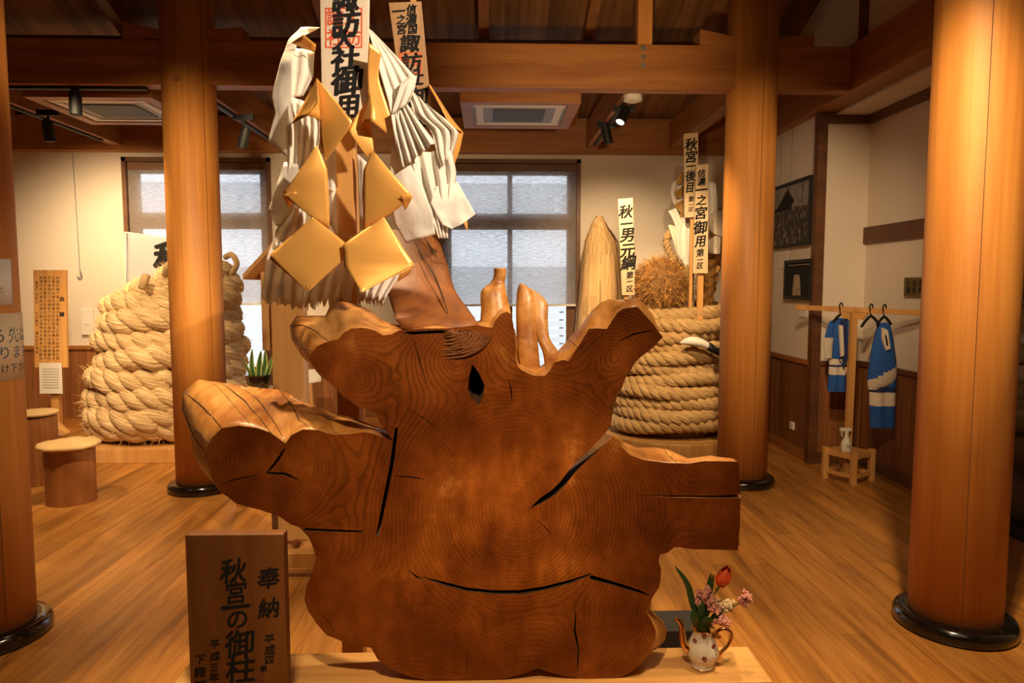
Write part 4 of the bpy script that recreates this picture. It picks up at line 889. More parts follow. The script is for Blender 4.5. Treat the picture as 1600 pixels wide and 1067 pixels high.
# white tuft with black binding stuck in the coil
t = thing('white_tassel', 'white tassel with a black binding tucked in the hemp rope coil', 'tassel', P(1095, 545, 6.42))
bm = BM(); tube(bm, catmull([P(1062, 536, 6.40), P(1078, 533, 6.38), P(1096, 536, 6.37), P(1112, 545, 6.39)], 12), [0.004, 0.02, 0.035, 0.05, 0.06, 0.065, 0.065, 0.062, 0.058, 0.054, 0.048, 0.04, 0.03], 10, flat=0.7); obj('tuft', bm, M['feather'], t, smooth=True)
bm = BM(); tube(bm, catmull([P(1104, 538, 6.38), P(1114, 546, 6.38), P(1128, 552, 6.42)], 8), [0.03, 0.05, 0.056, 0.056, 0.05, 0.05, 0.05, 0.05, 0.04], 10, flat=0.7); obj('binding', bm, M['black'], t, smooth=True)
tag(obj('paper_label', bx(P(259, 490, 6.2).x, P(268, 490, 6.2).x + 0.06, 6.385, 6.388, P(260, 515, 6.38).z, P(260, 467, 6.38).z), M['paper']), 'small white card hung on the left straw rope beside the pillar', 'label')

# ------------------------------------------------------------------ right back group
SKY = 7.80
t = thing('bast_fibre_skein', 'tall hanging skein of pale bast fibre beside the right window', 'fibre skein', (P(940, 520, SKY).x, SKY, 0))
cxs = P(936, 345, SKY).x; ztop = P(936, 338, SKY).z
bm = BM(); lathe(bm, (cxs, SKY, 0), [(0.24, 0.32), (0.22, 0.8), (0.18, 1.4), (0.135, ztop - 0.35), (0.085, ztop - 0.12), (0.04, ztop - 0.02), (0.01, ztop)], 24, sy=0.55); obj('core', bm, M['skein'], t, smooth=True)
bm = BM()
for i in range(420):
    a = random.uniform(0, 2 * PI); sp = random.uniform(0.85, 1.15); low = random.uniform(0.28, 0.6)
    if math.cos(a) > 0.5: sp *= random.uniform(1, 1.6)
    jt = random.uniform(0.94, 1.10); pts = [(0.03, ztop + 0.005), (0.09, ztop - 0.11), (0.145 * jt, ztop - 0.35), (0.19 * jt, 1.4), (0.235 * jt, 0.8), (0.25 * jt, low)]
    pp = catmull([V((cxs + r * (sp if i2 > 1 else 1) * math.cos(a), SKY + r * 0.6 * math.sin(a), z)) for i2, (r, z) in enumerate(pts)], 14)
    uvl = bm.loops.layers.uv.verify(); w = random.uniform(0.004, 0.011); sx = V((-math.sin(a), math.cos(a), 0)) * w; prev = None
    for j, p in enumerate(pp):
        q = p + V((noise.noise(p * 5 + V((i, 0, 0))), noise.noise(p * 5 + V((0, i, 0))), 0)) * 0.012
        cur = (bm.verts.new(q - sx), bm.verts.new(q + sx))
        if prev:
            f = bm.faces.new((prev[0], prev[1], cur[1], cur[0]))
            for lp, (uu, vv) in zip(f.loops, ((0, 0), (0, 1), (1, 1), (1, 0))): lp[uvl].uv = (j * 0.1, (i * 0.37 + vv * 0.05) % 1)
        prev = cur
obj('fibre_strands', bm, M['skein'], t, kind='stuff')
obj('stand', bx(cxs - 0.05, cxs + 0.05, SKY - 0.05, SKY + 0.05, 0, 0.33), M['cypress'], t)
# plaque between
PY1 = 6.85
t = thing('name_plaque', 'pale vertical plaque on a stake between the bast skein and the straw ball', 'plaque', (P(980, 460, PY1).x, PY1, 1.2))
plaque(t, [(966, 311), (989, 309), (992, 461), (972, 461)], PY1, 0.03, M['plaque'], [('秋', 978, 331, 22, 1), ('一', 979, 350, 20, 1), ('男', 980, 367, 24, 1), ('元', 981, 391, 24, 1), ('綱', 982, 411, 24, 1), ('第', 984, 430, 12, 1), ('一', 984, 440, 11, 1), ('区', 984, 451, 11, 1)], None, 0.03)
xs = P(980, 450, PY1).x; obj('stake', bx(xs - 0.02, xs + 0.02, PY1 + 0.031, PY1 + 0.06, 1.2, P(980, 400, PY1).z), M['cypress'], t)
# straw ball
BC = P(1034, 448, 6.95)
t = thing('straw_ball', 'shaggy brown straw ball sitting on top of the hemp rope coil', 'straw ball', (BC.x, BC.y, BC.z - 0.3))
bm = BM(); ball(bm, BC, 0.275, 16, sz=0.98); ball(bm, BC + V((0, 0, -0.2)), 0.16, 10)
for v in bm.verts: v.co += (v.co - BC).normalized() * noise.noise(v.co * 12) * 0.03
obj('core', bm, M['brownfibre'], t, smooth=True)
bm = BM()
for _ in range(6500):
    d = V((random.gauss(0, 1), random.gauss(0, 1), random.gauss(0, 1))).normalized(); a = BC + d * 0.265; e = a + (d * 0.35 + V((random.gauss(0, .7), random.gauss(0, .7), random.gauss(0, .7) - 0.3))).normalized() * random.uniform(0.05, 0.13)
    s = d.cross(V((random.gauss(0, 1), random.gauss(0, 1), 1))).normalized() * 0.0042; bm.faces.new([bm.verts.new(q) for q in (a - s, a + s, e)])
M['ballstraw'] = plain('ball_straw', (0.46, 0.23, 0.055), 0.85, nscale=22, namp=0.6)
obj('straw', bm, M['ballstraw'], t, kind='stuff')
bm = BM(); lathe(bm, BC + V((0, 0, -0.42)), [(0.05, -0.02), (0.21, 0.0), (0.23, 0.06), (0.22, 0.12), (0.1, 0.14)], 20); obj('rim', bm, M['brownfibre'], t, smooth=True)
# paper-hung straw rope bundle with two plaques
BY = 7.02
t = thing('paper_hung_bundle', 'upright straw bundle tied with white cord and gold paper behind the right plaques', 'straw bundle', (P(1100, 480, BY).x, BY, P(1100, 485, BY).z))
bm = BM(); sr = catmull([P(1096, 495, BY + .1), P(1104, 450, BY + .1), P(1116, 400, BY + .12), P(1124, 360, BY + .12), P(1120, 330, BY + .12)], 40); rope_strands(bm, sr, 0.05, 0.05, 0.35); obj('straw_rope', bm, M['ballstraw'], t, smooth=True)
bm = BM(); p2 = catmull([P(1058, 420, BY - .1), P(1042, 382, BY - .12), P(1046, 366, BY - .12), P(1062, 358, BY - .1), P(1085, 362, BY - .05)], 30); rope_strands(bm, p2, 0.022, 0.02, 0.14)
for kx in range(4): p3 = catmull([P(1072 + 3 * kx, 470, BY - .2), P(1068 + 4 * kx, 440, BY - .22), P(1075 + 3 * kx, 410, BY - .2), P(1085, 380, BY - .15)], 24); rope_strands(bm, p3, 0.014, 0.013, 0.1)
p4 = catmull([P(1054, 402, BY - .1), P(1046, 412, BY - .12), P(1042, 420, BY - .1)], 12); rope_strands(bm, p4, 0.024, 0.02, 0.14)
obj('hemp_cord', bm, M['rope2'], t, smooth=True)
def wsheet(bm, *a, **k2): sheet(bm, *a, **k2)
bm = BM()
for i in range(13):
    q = i * 0.85
    tube(bm, catmull([P(1046 + q * 2.2, 352 + i * 0.5, BY - .16), P(1052 + q * 2.6, 372 - i, BY - .2), P(1064 + q * 2.0, 410 - i * 1.4, BY - .2)], 10), 0.014, 7)
    tube(bm, catmull([P(1098 + q, 342 + i * 1.2, BY - .1), P(1110 + q * 0.8, 336 + i * 2.4, BY - .14), P(1131 - q * 0.1, 328 + i * 3.4, BY - .1)], 10), 0.014, 7)
    tube(bm, catmull([P(1098 + q, 382 + i, BY - .1), P(1108 + q, 376 + i * 1.6, BY - .14), P(1126 - q * 0.2, 366 + i * 2.5, BY - .1)], 10), 0.013, 7)
obj('white_cord', bm, M['whiterope'], t, smooth=True)
bm = BM()
sheet(bm, [(1052, 282, BY - .1), (1047, 300, BY - .12), (1056, 330, BY - .1)], [(1076, 288, BY - .1), (1072, 310, BY - .1), (1074, 340, BY - .1)], 8, 8, pleat=3, amp=0.02)
sheet(bm, [(1104, 282, BY - .05), (1106, 310, BY - .08), (1106, 345, BY - .05)], [(1118, 286, BY - .05), (1121, 320, BY - .05), (1119, 350, BY - .05)], 8, 8, pleat=4, amp=0.015)
sheet(bm, [(1044, 330, BY - .2), (1052, 345, BY - .2), (1062, 372, BY - .2)], [(1056, 325, BY - .2), (1062, 338, BY - .2), (1072, 372, BY - .2)], 6, 8, pleat=2, amp=0.01)
sheet(bm, [(1064, 340, BY - .22), (1056, 370, BY - .24), (1060, 400, BY - .24), (1074, 422, BY - .22)], [(1080, 338, BY - .22), (1086, 370, BY - .24), (1086, 400, BY - .24), (1084, 418, BY - .22)], 10, 14, pleat=5, amp=0.012, sharp=True)
obj('white_paper', bm, M['shide'], t, smooth=True, solid=0.0015)
bm = BM()
for pts in ([(1060, 272), (1074, 266), (1070, 286), (1056, 288)], [(1054, 300), (1068, 290), (1070, 306), (1060, 310)], [(1052, 320), (1068, 312), (1068, 336), (1060, 328)], [(1056, 340), (1067, 330), (1066, 344), (1058, 352)]):
    prism(bm, [P(x, y, BY - .16) + V((0, 0.004 * i, 0)) for i, (x, y) in enumerate(pts)], (0, 0.002, 0))
M['oldgold'] = plain('dull_gold_paper', (0.36, 0.20, 0.04), 0.4)
obj('gold_paper', bm, M['oldgold'], t)
t = thing('name_plaque', 'tallest pale plaque at the right back, its top under the deep beam', 'plaque', (P(1080, 340, 6.62).x, 6.62, P(1080, 495, 6.62).z - 0.1))
plaque(t, [(1069, 209), (1091, 207), (1091, 339), (1070, 340)], 6.62, 0.03, M['plaque'], [('秋', 1080, 226, 20, 1), ('宮', 1080, 245, 20, 1), ('一', 1080, 260, 16, 1), ('後', 1079, 275, 18, .9), ('目', 1078, 293, 18, .8), ('第', 1080, 311, 9, 1), ('一', 1080, 320, 8, 1), ('区', 1080, 327, 8, 1)], None, 0.03)
xs = P(1080, 400, 6.66).x; obj('stake', bx(xs - 0.014, xs + 0.014, 6.651, 6.68, t.location.z, P(1080, 250, 6.65).z), M['cypress'], t)
t = thing('name_plaque', 'pale long plaque on a stake nearest the far right pillar', 'plaque', (P(1097, 430, 6.5).x, 6.5, P(1097, 490, 6.5).z - 0.08))
plaque(t, [(1088, 258), (1107, 256), (1106, 427), (1083, 427)], 6.5, 0.03, M['plaque'], [('信', 1096, 271, 13, 1), ('濃', 1096, 284, 13, 1), ('一', 1096, 297, 20, 1), ('之', 1096, 313, 17, 1), ('宮', 1095, 333, 21, 1), ('御', 1094, 356, 22, 1), ('用', 1094, 377, 20, .9), ('第', 1094, 395, 13, 1), ('一', 1094, 406, 10, 1), ('区', 1094, 415, 11, 1)], None, 0.03)
xs = P(1095, 440, 6.53).x; obj('stake', bx(xs - 0.026, xs + 0.026, 6.531, 6.57, t.location.z, P(1095, 300, 6.5).z), M['cypress'], t)

# ------------------------------------------------------------------ left back group
FYB = 7.96
t = thing('white_banner', 'white cloth banner with a black character behind the left rope coil', 'banner', (P(194, 700, FYB).x, FYB, 0))
bm = BM(); tube(bm, [P(198, 668, FYB), P(196, 362, FYB)], 0.012, 8); tube(bm, [P(196, 363, FYB), P(330, 382, FYB)], 0.008, 8)
o = obj('pole', bm, M['white'], t)
bm = BM(); sheet(bm, [(199, 364, FYB - .01), (198, 420, FYB - .01), (196, 480, FYB - .01)], [(330, 383, FYB - .01), (330, 430, FYB - .01), (330, 500, FYB - .01)], 24, 10, pleat=7, amp=0.012); cl = obj('cloth', bm, M['cotton'], t, smooth=True, solid=0.002)
M['banner'] = plain('banner_cloth', (0.44, 0.44, 0.46), 0.85); cl.data.materials[0] = M['banner']
bm = BM(); put(bm, '秋', P(265, 402, FYB - .03), 52 / F * FYB, (1, 0, 0), (0, 0, 1), (0, -1, 0), 0.04, 1, 0.05); obj('lettering', bm, M['ink'], cl)
IY = 6.6
t = thing('notice_stand', 'wooden notice board on a post with tiny vertical writing left of the rope coil', 'notice board', (P(84, 660, IY).x, IY, 0))
bm = BM(); prism(bm, [P(x, y, IY) for x, y in ((52, 422), (103, 422), (105, 574), (54, 574))], (0, 0.025, 0)); bd = obj('board', bm, M['cypress'], t)
bm = BM(); xs = P(84, 640, IY).x; box(bm, xs - 0.035, xs + 0.035, IY + 0.026, IY + 0.07, 0, P(84, 500, IY).z); obj('post', bm, M['cypress'], t)
bm = BM(); txt = '御柱祭諏訪大社之由緒寅申七年目毎大木山出里曳建御神木氏子綱引木遣唄奉仕春宮秋宮上社下社'
for c in range(6):
    for r in range(22):
        if c == 5 and (r > 18 or r in (6, 7, 12)): continue
        put(bm, txt[(c * 7 + r * 3) % len(txt)], P(90 - c * 6.5 + (r % 2) * 0.3, 434 + r * 6.0 + (8 if c == 5 else 0), IY), 5.6 / F * IY, (1, 0, 0), (0, 0, 1), (0, -1, 0), 0.0)
put(bm, '由', P(97, 467, IY), 8 / F * IY, (1, 0, 0), (0, 0, 1), (0, -1, 0), 0.04); put(bm, '緒', P(97, 491, IY), 8 / F * IY, (1, 0, 0), (0, 0, 1), (0, -1, 0), 0.04)
obj('lettering', bm, M['ink'], bd)
bm = BM(); prism(bm, [P(x, y, IY - 0.02) for x, y in ((61, 567), (96, 567), (98, 615), (62, 615))], (0, 0.003, 0)); prism(bm, [P(x, y, IY - 0.017) for x, y in ((76, 570), (84, 570), (84, 580), (76, 580))], (0, 0.017, 0))
sh = obj('paper_sheet', bm, M['paper'], t); bm = BM()
for r in range(8): prism(bm, [P(x, y, IY - 0.021) for x, y in ((66, 576 + r * 4.2), (92, 576 + r * 4.2), (92, 577 + r * 4.2), (66, 577 + r * 4.2))], (0, 0.0005, 0))
obj('text_lines', bm, M['grey'], sh)
# stools
c = G(113, 793, 0); c = c * ((c.y + 0.16) / c.y); sr = 0.165
t = thing('log_stool', 'round wooden stool with a pale straw top on the left floor', 'stool', (c.x, c.y, 0))
zt = P(113, 694, c.y).z
bm = BM(); lathe(bm, c, [(sr, 0), (sr * 1.0, 0.2), (sr * 1.03, zt - 0.02)], 20); o = obj('body', bm, M['pillar'], t)
M['stoolwood'] = wood('stool_wood', (0.30, 0.11, 0.03), (0.44, 0.18, 0.05), (20, 20, 0.8), 0.5, 0.03); o.data.materials[0] = M['stoolwood']
bm = BM(); rg = lathe(bm, (c.x, c.y, zt - 0.02), [(0.17, 0), (0.205, 0.008), (0.212, 0.022), (0.20, 0.036), (0.12, 0.044), (0.01, 0.046)], 40)
for r in rg:
    for v in r: v.co += V((0, 0, 1)) * noise.noise(v.co * 25) * 0.008 + (v.co - V(c)).normalized() * noise.noise(v.co * 30) * 0.008
obj('straw_top', bm, M['fibre'], t, smooth=True)
c2 = V((P(58, 700, 5.75).x, 5.75, 0)); z2 = P(66, 650, 5.75).z
t = thing('tall_log_stand', 'taller log stand with a pale dish top half hidden behind the left edge pillar', 'stand', c2)
bm = BM(); lathe(bm, c2, [(0.15, 0), (0.15, z2)], 20); obj('body', bm, M['stoolwood'], t)
bm = BM(); lathe(bm, c2 + V((0, 0, z2)), [(0.06, 0), (0.15, 0.012), (0.17, 0.03), (0.155, 0.04), (0.05, 0.03)], 28); obj('dish_top', bm, M['fibre'], t, smooth=True)
t = thing('root_ornament', 'small gnarled root stump flaring right beside the tall log stand', 'root ornament', V((P(82, 690, 6.1).x, 6.1, 0)))
RYY = 6.1
bm = limb([(68, 80, 642, RYY, .9), (66, 84, 650, RYY, .9), (64, 92, 660, RYY, .9), (62, 102, 670, RYY, .9), (62, 109, 678, RYY, .9), (66, 100, 684, RYY, .8)], nz=0.008, fs=20); obj('root_body', bm, M['cypress'], t)
for a, b in ((70, 66), (98, 103), (84, 86)):
    bm = BM(); tube(bm, [P(a, 676, RYY + (0.05 if a == 84 else -0.03)), V((P(b, 690, RYY).x, RYY + (0.1 if a == 84 else -0.06), 0.0))], [0.025, 0.018], 8); obj('leg', bm, M['cypress'], t)
# wall items at left
bm = BM(); p0, p1 = P(113, 238, YB - 0.03), P(120, 430, YB - 0.03)
tube(bm, [V((p0.x, YB - 0.03, p0.z)), V((p0.x + 0.02, YB - 0.03, p1.z))], 0.003, 6)
t = thing('picture_wire', 'thin hanging wire with an empty hook on the left back wall', 'wire', (p0.x, YB - 0.03, p1.z)); obj('wire', bm, M['grey'], t)
bm = BM(); q = V((p0.x + 0.02, YB - 0.03, p1.z)); tube(bm, catmull([q + V((0, 0, .06)), q + V((.015, 0, .02)), q + V((.012, 0, -.02)), q + V((-.012, 0, -.03)), q + V((-.03, 0, -.005))], 14), 0.006, 6); obj('hook', bm, M['grey'], t, smooth=True)
t = thing('wall_switch_box', 'white rectangular switch box on the left back wall', 'switch', P(139, 502, YB))
a, b = P(130, 523, YB), P(147, 483, YB); obj('cover', bx(a.x, b.x, YB - 0.035, YB - 0.001, a.z, b.z), M['white'], t, bevel=0.005)
obj('button', bx(a.x + 0.04, b.x - 0.04, YB - 0.04, YB - 0.0355, a.z + 0.12, b.z - 0.06), M['paper'], t)
# roofed wooden box on a post stand behind the stump
CY = 4.1
t = thing('roofed_notice_box', 'narrow cypress box with a small sloped roof standing behind the stump at left', 'wooden stand', (P(445, 860, CY).x, CY, 0))
xa, xb = P(426, 600, CY).x, P(476, 600, CY).x; ztp = P(440, 430, CY).z
bm = BM(); box(bm, xa, xb, CY, CY + 0.1, 0.1, ztp); obj('main_post', bm, M['cypress'], t, bevel=0.004)
bm = BM(); x1 = P(407, 500, CY).x; box(bm, x1, xa - 0.001, CY + 0.02, CY + 0.3, P(410, 548, CY).z, ztp + 0.02); obj('side_board', bm, M['cypress'], t, bevel=0.003)
bm = BM(); xc = (P(391, 438, CY).x, P(520, 420, CY).x); zc = P(391, 437, CY).z; mid = (xc[0] + xc[1]) / 2
prism(bm, [(xc[0], CY - 0.12, zc), (xc[0], CY - 0.12, zc + 0.03), (mid, CY - 0.12, zc + 0.28), (xc[1], CY - 0.12, zc + 0.03), (xc[1], CY - 0.12, zc), (mid, CY - 0.12, zc + 0.25)], (0, 0.5, 0)); obj('roof', bm, M['cypress'], t)
for ya in (CY - 0.32, CY + 0.26):
    obj('base_rail', bx(xa - 0.06, xb + 0.35, ya, ya + 0.08, 0.06, 0.14), M['cypress'], t, bevel=0.003)
for xx in (xa, xb + 0.16):
    obj('base_runner', bx(xx, xx + 0.07, CY - 0.42, CY + 0.45, 0.0, 0.059), M['cypress'], t, bevel=0.003)
obj('box_edge', bx(xa - 0.02, xa + 0.012, CY - 0.02, CY - 0.001, 0.14, P(440, 625, CY).z), M['dark'], t)
# black stand strip + plant
t = thing('snake_plant', 'potted snake plant with yellow edged leaves beside the left pillar', 'plant', P(404, 612, 5.2))
PYP = 5.2; pc = P(404, 604, PYP); pc.z = P(404, 606, PYP).z
bm = BM(); lathe(bm, V((pc.x, PYP, pc.z)), [(0.07, 0), (0.09, 0.09), (0.095, 0.1), (0.08, 0.1)], 24); obj('pot', bm, M['lacquer'], t, smooth=False)
def blade(bm, pts, w, d=V((0, 1, 0)), mi=0, tipw=0.05, edge=None):
    pp = catmull(pts, 12); prev = None
    for j, p in enumerate(pp):
        tt = j / 12; ww = w * (math.sin(PI * (0.22 + 0.78 * tt)) ** 0.8 if tt < 1 else tipw) + 0.0008
        tn = (pp[min(j + 1, 12)] - pp[max(j - 1, 0)]).normalized(); s = tn.cross(d).normalized()
        xs_ = (-1, -0.62, 0, 0.62, 1); cur = [bm.verts.new(p + s * (ww * q) - d * (0.25 * ww * (1 - abs(q)))) for q in xs_]
        if prev:
            for i in range(4):
                f = bm.faces.new((prev[i], prev[i + 1], cur[i + 1], cur[i])); f.material_index = edge if (edge is not None and i in (0, 3)) else mi
        prev = cur
for pts, w in (([(402, 600), (394, 575), (394, 545)], .020), ([(404, 600), (405, 572), (408, 548)], .021), ([(408, 600), (414, 570), (414, 548)], .020), ([(410, 600), (420, 578), (425, 558)], .017), ([(398, 600), (389, 580), (381, 564)], .012), ([(406, 600), (400, 580), (397, 572)], .02)):
    bm = BM(); blade(bm, [P(x, y, PYP + random.uniform(-.03, .03)) for x, y in pts], w, edge=1); obj('leaf', bm, [M['leaf'], M['leafedge']], t, smooth=True, solid=0.003)
tag(obj('plant_pedestal', bx(pc.x - 0.14, pc.x + 0.14, PYP - 0.14, PYP + 0.14, 0, pc.z - 0.001), M['cypress'], bevel=0.004), 'wooden pedestal under the snake plant behind the stump', 'pedestal')
# window-side display stand between box and stump
t = thing('tilted_label_stand', 'small white tilted caption board on a leg before the left window', 'caption stand', (P(492, 640, 6.9).x, 6.9, 0))
bm = BM(); prism(bm, [P(476, 600, 7.0), P(502, 596, 7.0), P(500, 580, 7.12), P(477, 580, 7.12)], (0, 0, 0.02)); obj('caption_board', bm, M['paper'], t)
bm = BM(); tube(bm, [P(485, 600, 7.0), V((P(491, 640, 7.0).x, 7.0, 0))], 0.018, 8); obj('leg', bm, M['cypress'], t)

# ------------------------------------------------------------------ ceiling fittings
def ac(x0, x1, y0, y1, z, label):
    t = thing('ceiling_air_conditioner', label, 'air conditioner', ((x0 + x1) / 2, (y0 + y1) / 2, z), 'ceiling cassette air conditioners')
    e = 0.09; bm = BM()
    box(bm, x0, x1, y0, y0 + e, z, z + 0.3); box(bm, x0, x1, y1 - e, y1, z, z + 0.3); box(bm, x0, x0 + e, y0 + e, y1 - e, z, z + 0.3); box(bm, x1 - e, x1, y0 + e, y1 - e, z, z + 0.3)
    obj('timber_surround', bm, M['beam'], t)
    obj('cassette', bx(x0 + e, x1 - e, y0 + e, y1 - e, z + 0.012, z + 0.28), M['grey'], t)
    bm = BM(); f = 0.17
    xa, xb, ya, yb2 = x0 + e + f, x1 - e - f, y0 + e + f, y1 - e - f
    for a in ((x0 + e + .02, x1 - e - .02, y0 + e + .03, y0 + e + .09), (x0 + e + .02, x1 - e - .02, y1 - e - .09, y1 - e - .03), (x0 + e + .03, x0 + e + .09, y0 + e + .1, y1 - e - .1), (x1 - e - .09, x1 - e - .03, y0 + e + .1, y1 - e - .1)): box(bm, *a, z + 0.004, z + 0.0118)
    obj('louvre', bm, M['white'], t)
    obj('intake_grille', bx(xa, xb, ya, yb2, z + 0.004, z + 0.0118), M['dgrey'], t)
ac(-0.22 - 0.02, 0.72, 5.72, 6.65, 3.05, 'grey ceiling air conditioner in a timber frame at centre behind the tie beam')
ac(-3.60, -2.62, 5.66, 6.6, 3.05, 'grey ceiling air conditioner at left above the rope coil')
def spot(p, d, label, bright=False):
    p = V(p); d = V(d).normalized()
    t = thing('track_spotlight', label, 'spotlight', p, 'black track spotlights')
    bm = BM(); tube(bm, [p - d * 0.08, p + d * 0.085], 0.044, 18); tube(bm, [p - d * 0.10, p - d * 0.079], 0.03, 14); obj('lamp_head', bm, M['black'], t)
    bm = BM(); tube(bm, [p + d * 0.0855, p + d * 0.088], 0.036, 16); obj('lens', bm, M['lens'] if bright else M['dgrey'], t)
    bm = BM(); zc = ZB + 0.03; box(bm, p.x - 0.09, p.x + 0.09, p.y - 0.018, p.y + 0.018, zc - 0.05, zc); tube(bm, [V((p.x, p.y, zc - 0.05)), p - d * 0.02 + V((0, 0, 0.03))], 0.011, 8); obj('bracket', bm, M['black'], t)
m_, t_, b_ = nt('lamp_lens'); b_.inputs['Emission Color'].default_value = (1, .85, .65, 1); b_.inputs['Emission Strength'].default_value = 2.0; M['lens'] = m_
def spot_at(px, py, Y, d, label): spot(P(px, py, Y), d, label, 'bright lens' in label)
spot_at(76, 205, 6.4, (0.05, 0.1, -1), 'black track spotlight farthest left below the ceiling beams')
spot_at(118, 162, 5.55, (0.02, -0.05, -1), 'black track spotlight hanging below the tie beam left of the left pillar')
spot_at(381, 216, 6.5, (-0.35, 0.2, -1), 'black track spotlight just right of the far left pillar')
spot_at(975, 178, 6.1, (-0.45, -0.3, -0.9), 'black spotlight with a bright lens right of the central air conditioner')
spot_at(948, 210, 6.7, (0.25, 0.1, -1), 'black spotlight below the bright one right of the central air conditioner')
for i, (x, y0_, y1_) in enumerate(((-4.05, 5.7, 7.6), (-2.285, 5.7, 7.7), (1.12, 5.75, 7.7))):
    tag(obj('light_track', bx(x - 0.018, x + 0.018, y0_, y1_, ZB + 0.001, ZB + 0.0195), M['black']), ('light track under the leftmost deep ceiling beam', 'light track under the beam at the far left pillar', 'light track under the deep beam right of the central air conditioner')[i], 'light track')
c = P(989, 150, 5.75); bm = BM(); tube(bm, [V((c.x, c.y, ZB + 0.019)), V((c.x, c.y, ZB - 0.02)), V((c.x, c.y, ZB - 0.03))], [0.075, 0.075, 0.05], 24); tag(obj('smoke_detector', bm, M['white']), 'round white smoke detector under the ceiling beam', 'smoke detector')
tag(obj('light_track', bx(XL, -2.6, YT - 0.02, YT + 0.02, ZB - 0.022, ZB - 0.001), M['black']), 'light track under the tie beam left of the far left pillar', 'light track')

# ------------------------------------------------------------------ right wall items
def wallpt(px, py):                       # a place on the right wall
    r = ray(px, py); s = (XR - 0.02) / r.x; return V((XR - 0.02, r.y * s, H + r.z * s))
def picture(c, label, inner, sky=False, name='framed_photo'):
    ys = [wallpt(c[0], c[1]).y, wallpt(c[2], c[3]).y]; y1, y0 = max(ys), min(ys); zt = (wallpt(c[0], c[1]).z + wallpt(c[2], c[3]).z) / 2; zb = (wallpt(c[0], c[4]).z + wallpt(c[2], c[5]).z) / 2
    t = thing(name, label, 'picture', (XR - 0.02, (y0 + y1) / 2, zb)); e = 0.028; bm = BM()
    for a in ((y0, y1, zt - e, zt), (y0, y1, zb, zb + e), (y0, y0 + e, zb + e, zt - e), (y1 - e, y1, zb + e, zt - e)): box(bm, XR - 0.05, XR - 0.015, *a)
    box(bm, XR - 0.02, XR - 0.001, y0, y1, zb, zt); obj('frame', bm, M['black'], t)
    pr_ = obj('print', bx(XR - 0.032, XR - 0.021, y0 + e, y1 - e, zb + e, zt - e), inner, t)
    return t, y0, y1, zb, zt, pr_
t, y0, y1, zb, zt, pr_ = picture((1208, 293, 1272, 275, 388, 382), 'large framed dark photograph hung by wires on the right wall', M['photo'])
h = zt - zb
bm = BM(); prism(bm, [(XR - 0.0325, y0 + .03, zt - .03), (XR - 0.0325, y1 - .03, zt - .03), (XR - 0.0325, y1 - .03, zt - h * .35), (XR - 0.0325, y0 + .03, zt - h * .42)], (0.0004, 0, 0)); sk = obj('sky_area', bm, M['photosky'], pr_)
bm = BM(); prism(bm, [(XR - 0.034, y1 - .1, zt - h * .42), (XR - 0.034, y1 - (y1 - y0) * .42, zt - h * .10), (XR - 0.034, y0 + (y1 - y0) * .40, zt - h * .30), (XR - 0.034, y0 + (y1 - y0) * .5, zt - h * .42)], (0.0004, 0, 0))
for f in (.2, .55): prism(bm, [(XR - 0.034, y0 + (y1 - y0) * f, zt - .04), (XR - 0.034, y0 + (y1 - y0) * f + .012, zt - .04), (XR - 0.034, y0 + (y1 - y0) * f + .012, zt - h * .36), (XR - 0.034, y0 + (y1 - y0) * f, zt - h * .36)], (0.0004, 0, 0))
obj('roof_silhouette', bm, M['ink'], pr_)
for y in (y0 + 0.05, y0 + (y1 - y0) * .55, y1 - 0.15):
    bm = BM(); tube(bm, [(XR - 0.012, y, zt), (XR - 0.012, y, ZB - 0.01)], 0.0025, 6); obj('wire', bm, M['grey'], t)
t, y0, y1, zb, zt, pr_ = picture((1230, 407, 1272, 404, 468, 468), 'small black framed photograph of a pale tower below the large one', M['ink'], name='framed_photo')
h = zt - zb; w = y1 - y0; bm = BM()
prism(bm, [(XR - 0.034, y0 + w * a, zb + h * b) for a, b in ((.38, .1), (.70, .1), (.68, .45), (.64, .62), (.46, .62), (.42, .45))], (0.0004, 0, 0)); prism(bm, [(XR - 0.034, y0 + w * .1, zt - h * .14), (XR - 0.034, y0 + w * .9, zt - h * .14), (XR - 0.034, y0 + w * .9, zt - h * .12), (XR - 0.034, y0 + w * .1, zt - h * .12)], (0.0004, 0, 0))
M['dim'] = plain('photo_pale_tone', (0.28, 0.20, 0.13), 0.3, nscale=30, namp=0.6); obj('tower_image', bm, M['dim'], pr_)
def wallbox(name, px0, py0, px1, py1, th, mat, label, cat):
    a, b = wallpt(px0, py0), wallpt(px1, py1); o = obj(name, bx(XR - th, XR - 0.001, min(a.y, b.y), max(a.y, b.y), min(a.z, b.z), max(a.z, b.z)), mat, bevel=0.003); tag(o, label, cat); return o
wallbox('caption_card', 1215, 393, 1228, 419, 0.006, M['paper'], 'small white caption card left of the small framed photograph', 'card')
wallbox('wall_switch', 1248, 480, 1258, 496, 0.012, M['white'], 'white switch plate on the right wall below the small photograph', 'switch')
wallbox('power_outlet', 1236, 658, 1241, 672, 0.035, M['white'], 'small white power outlet low on the right wall panelling', 'outlet')
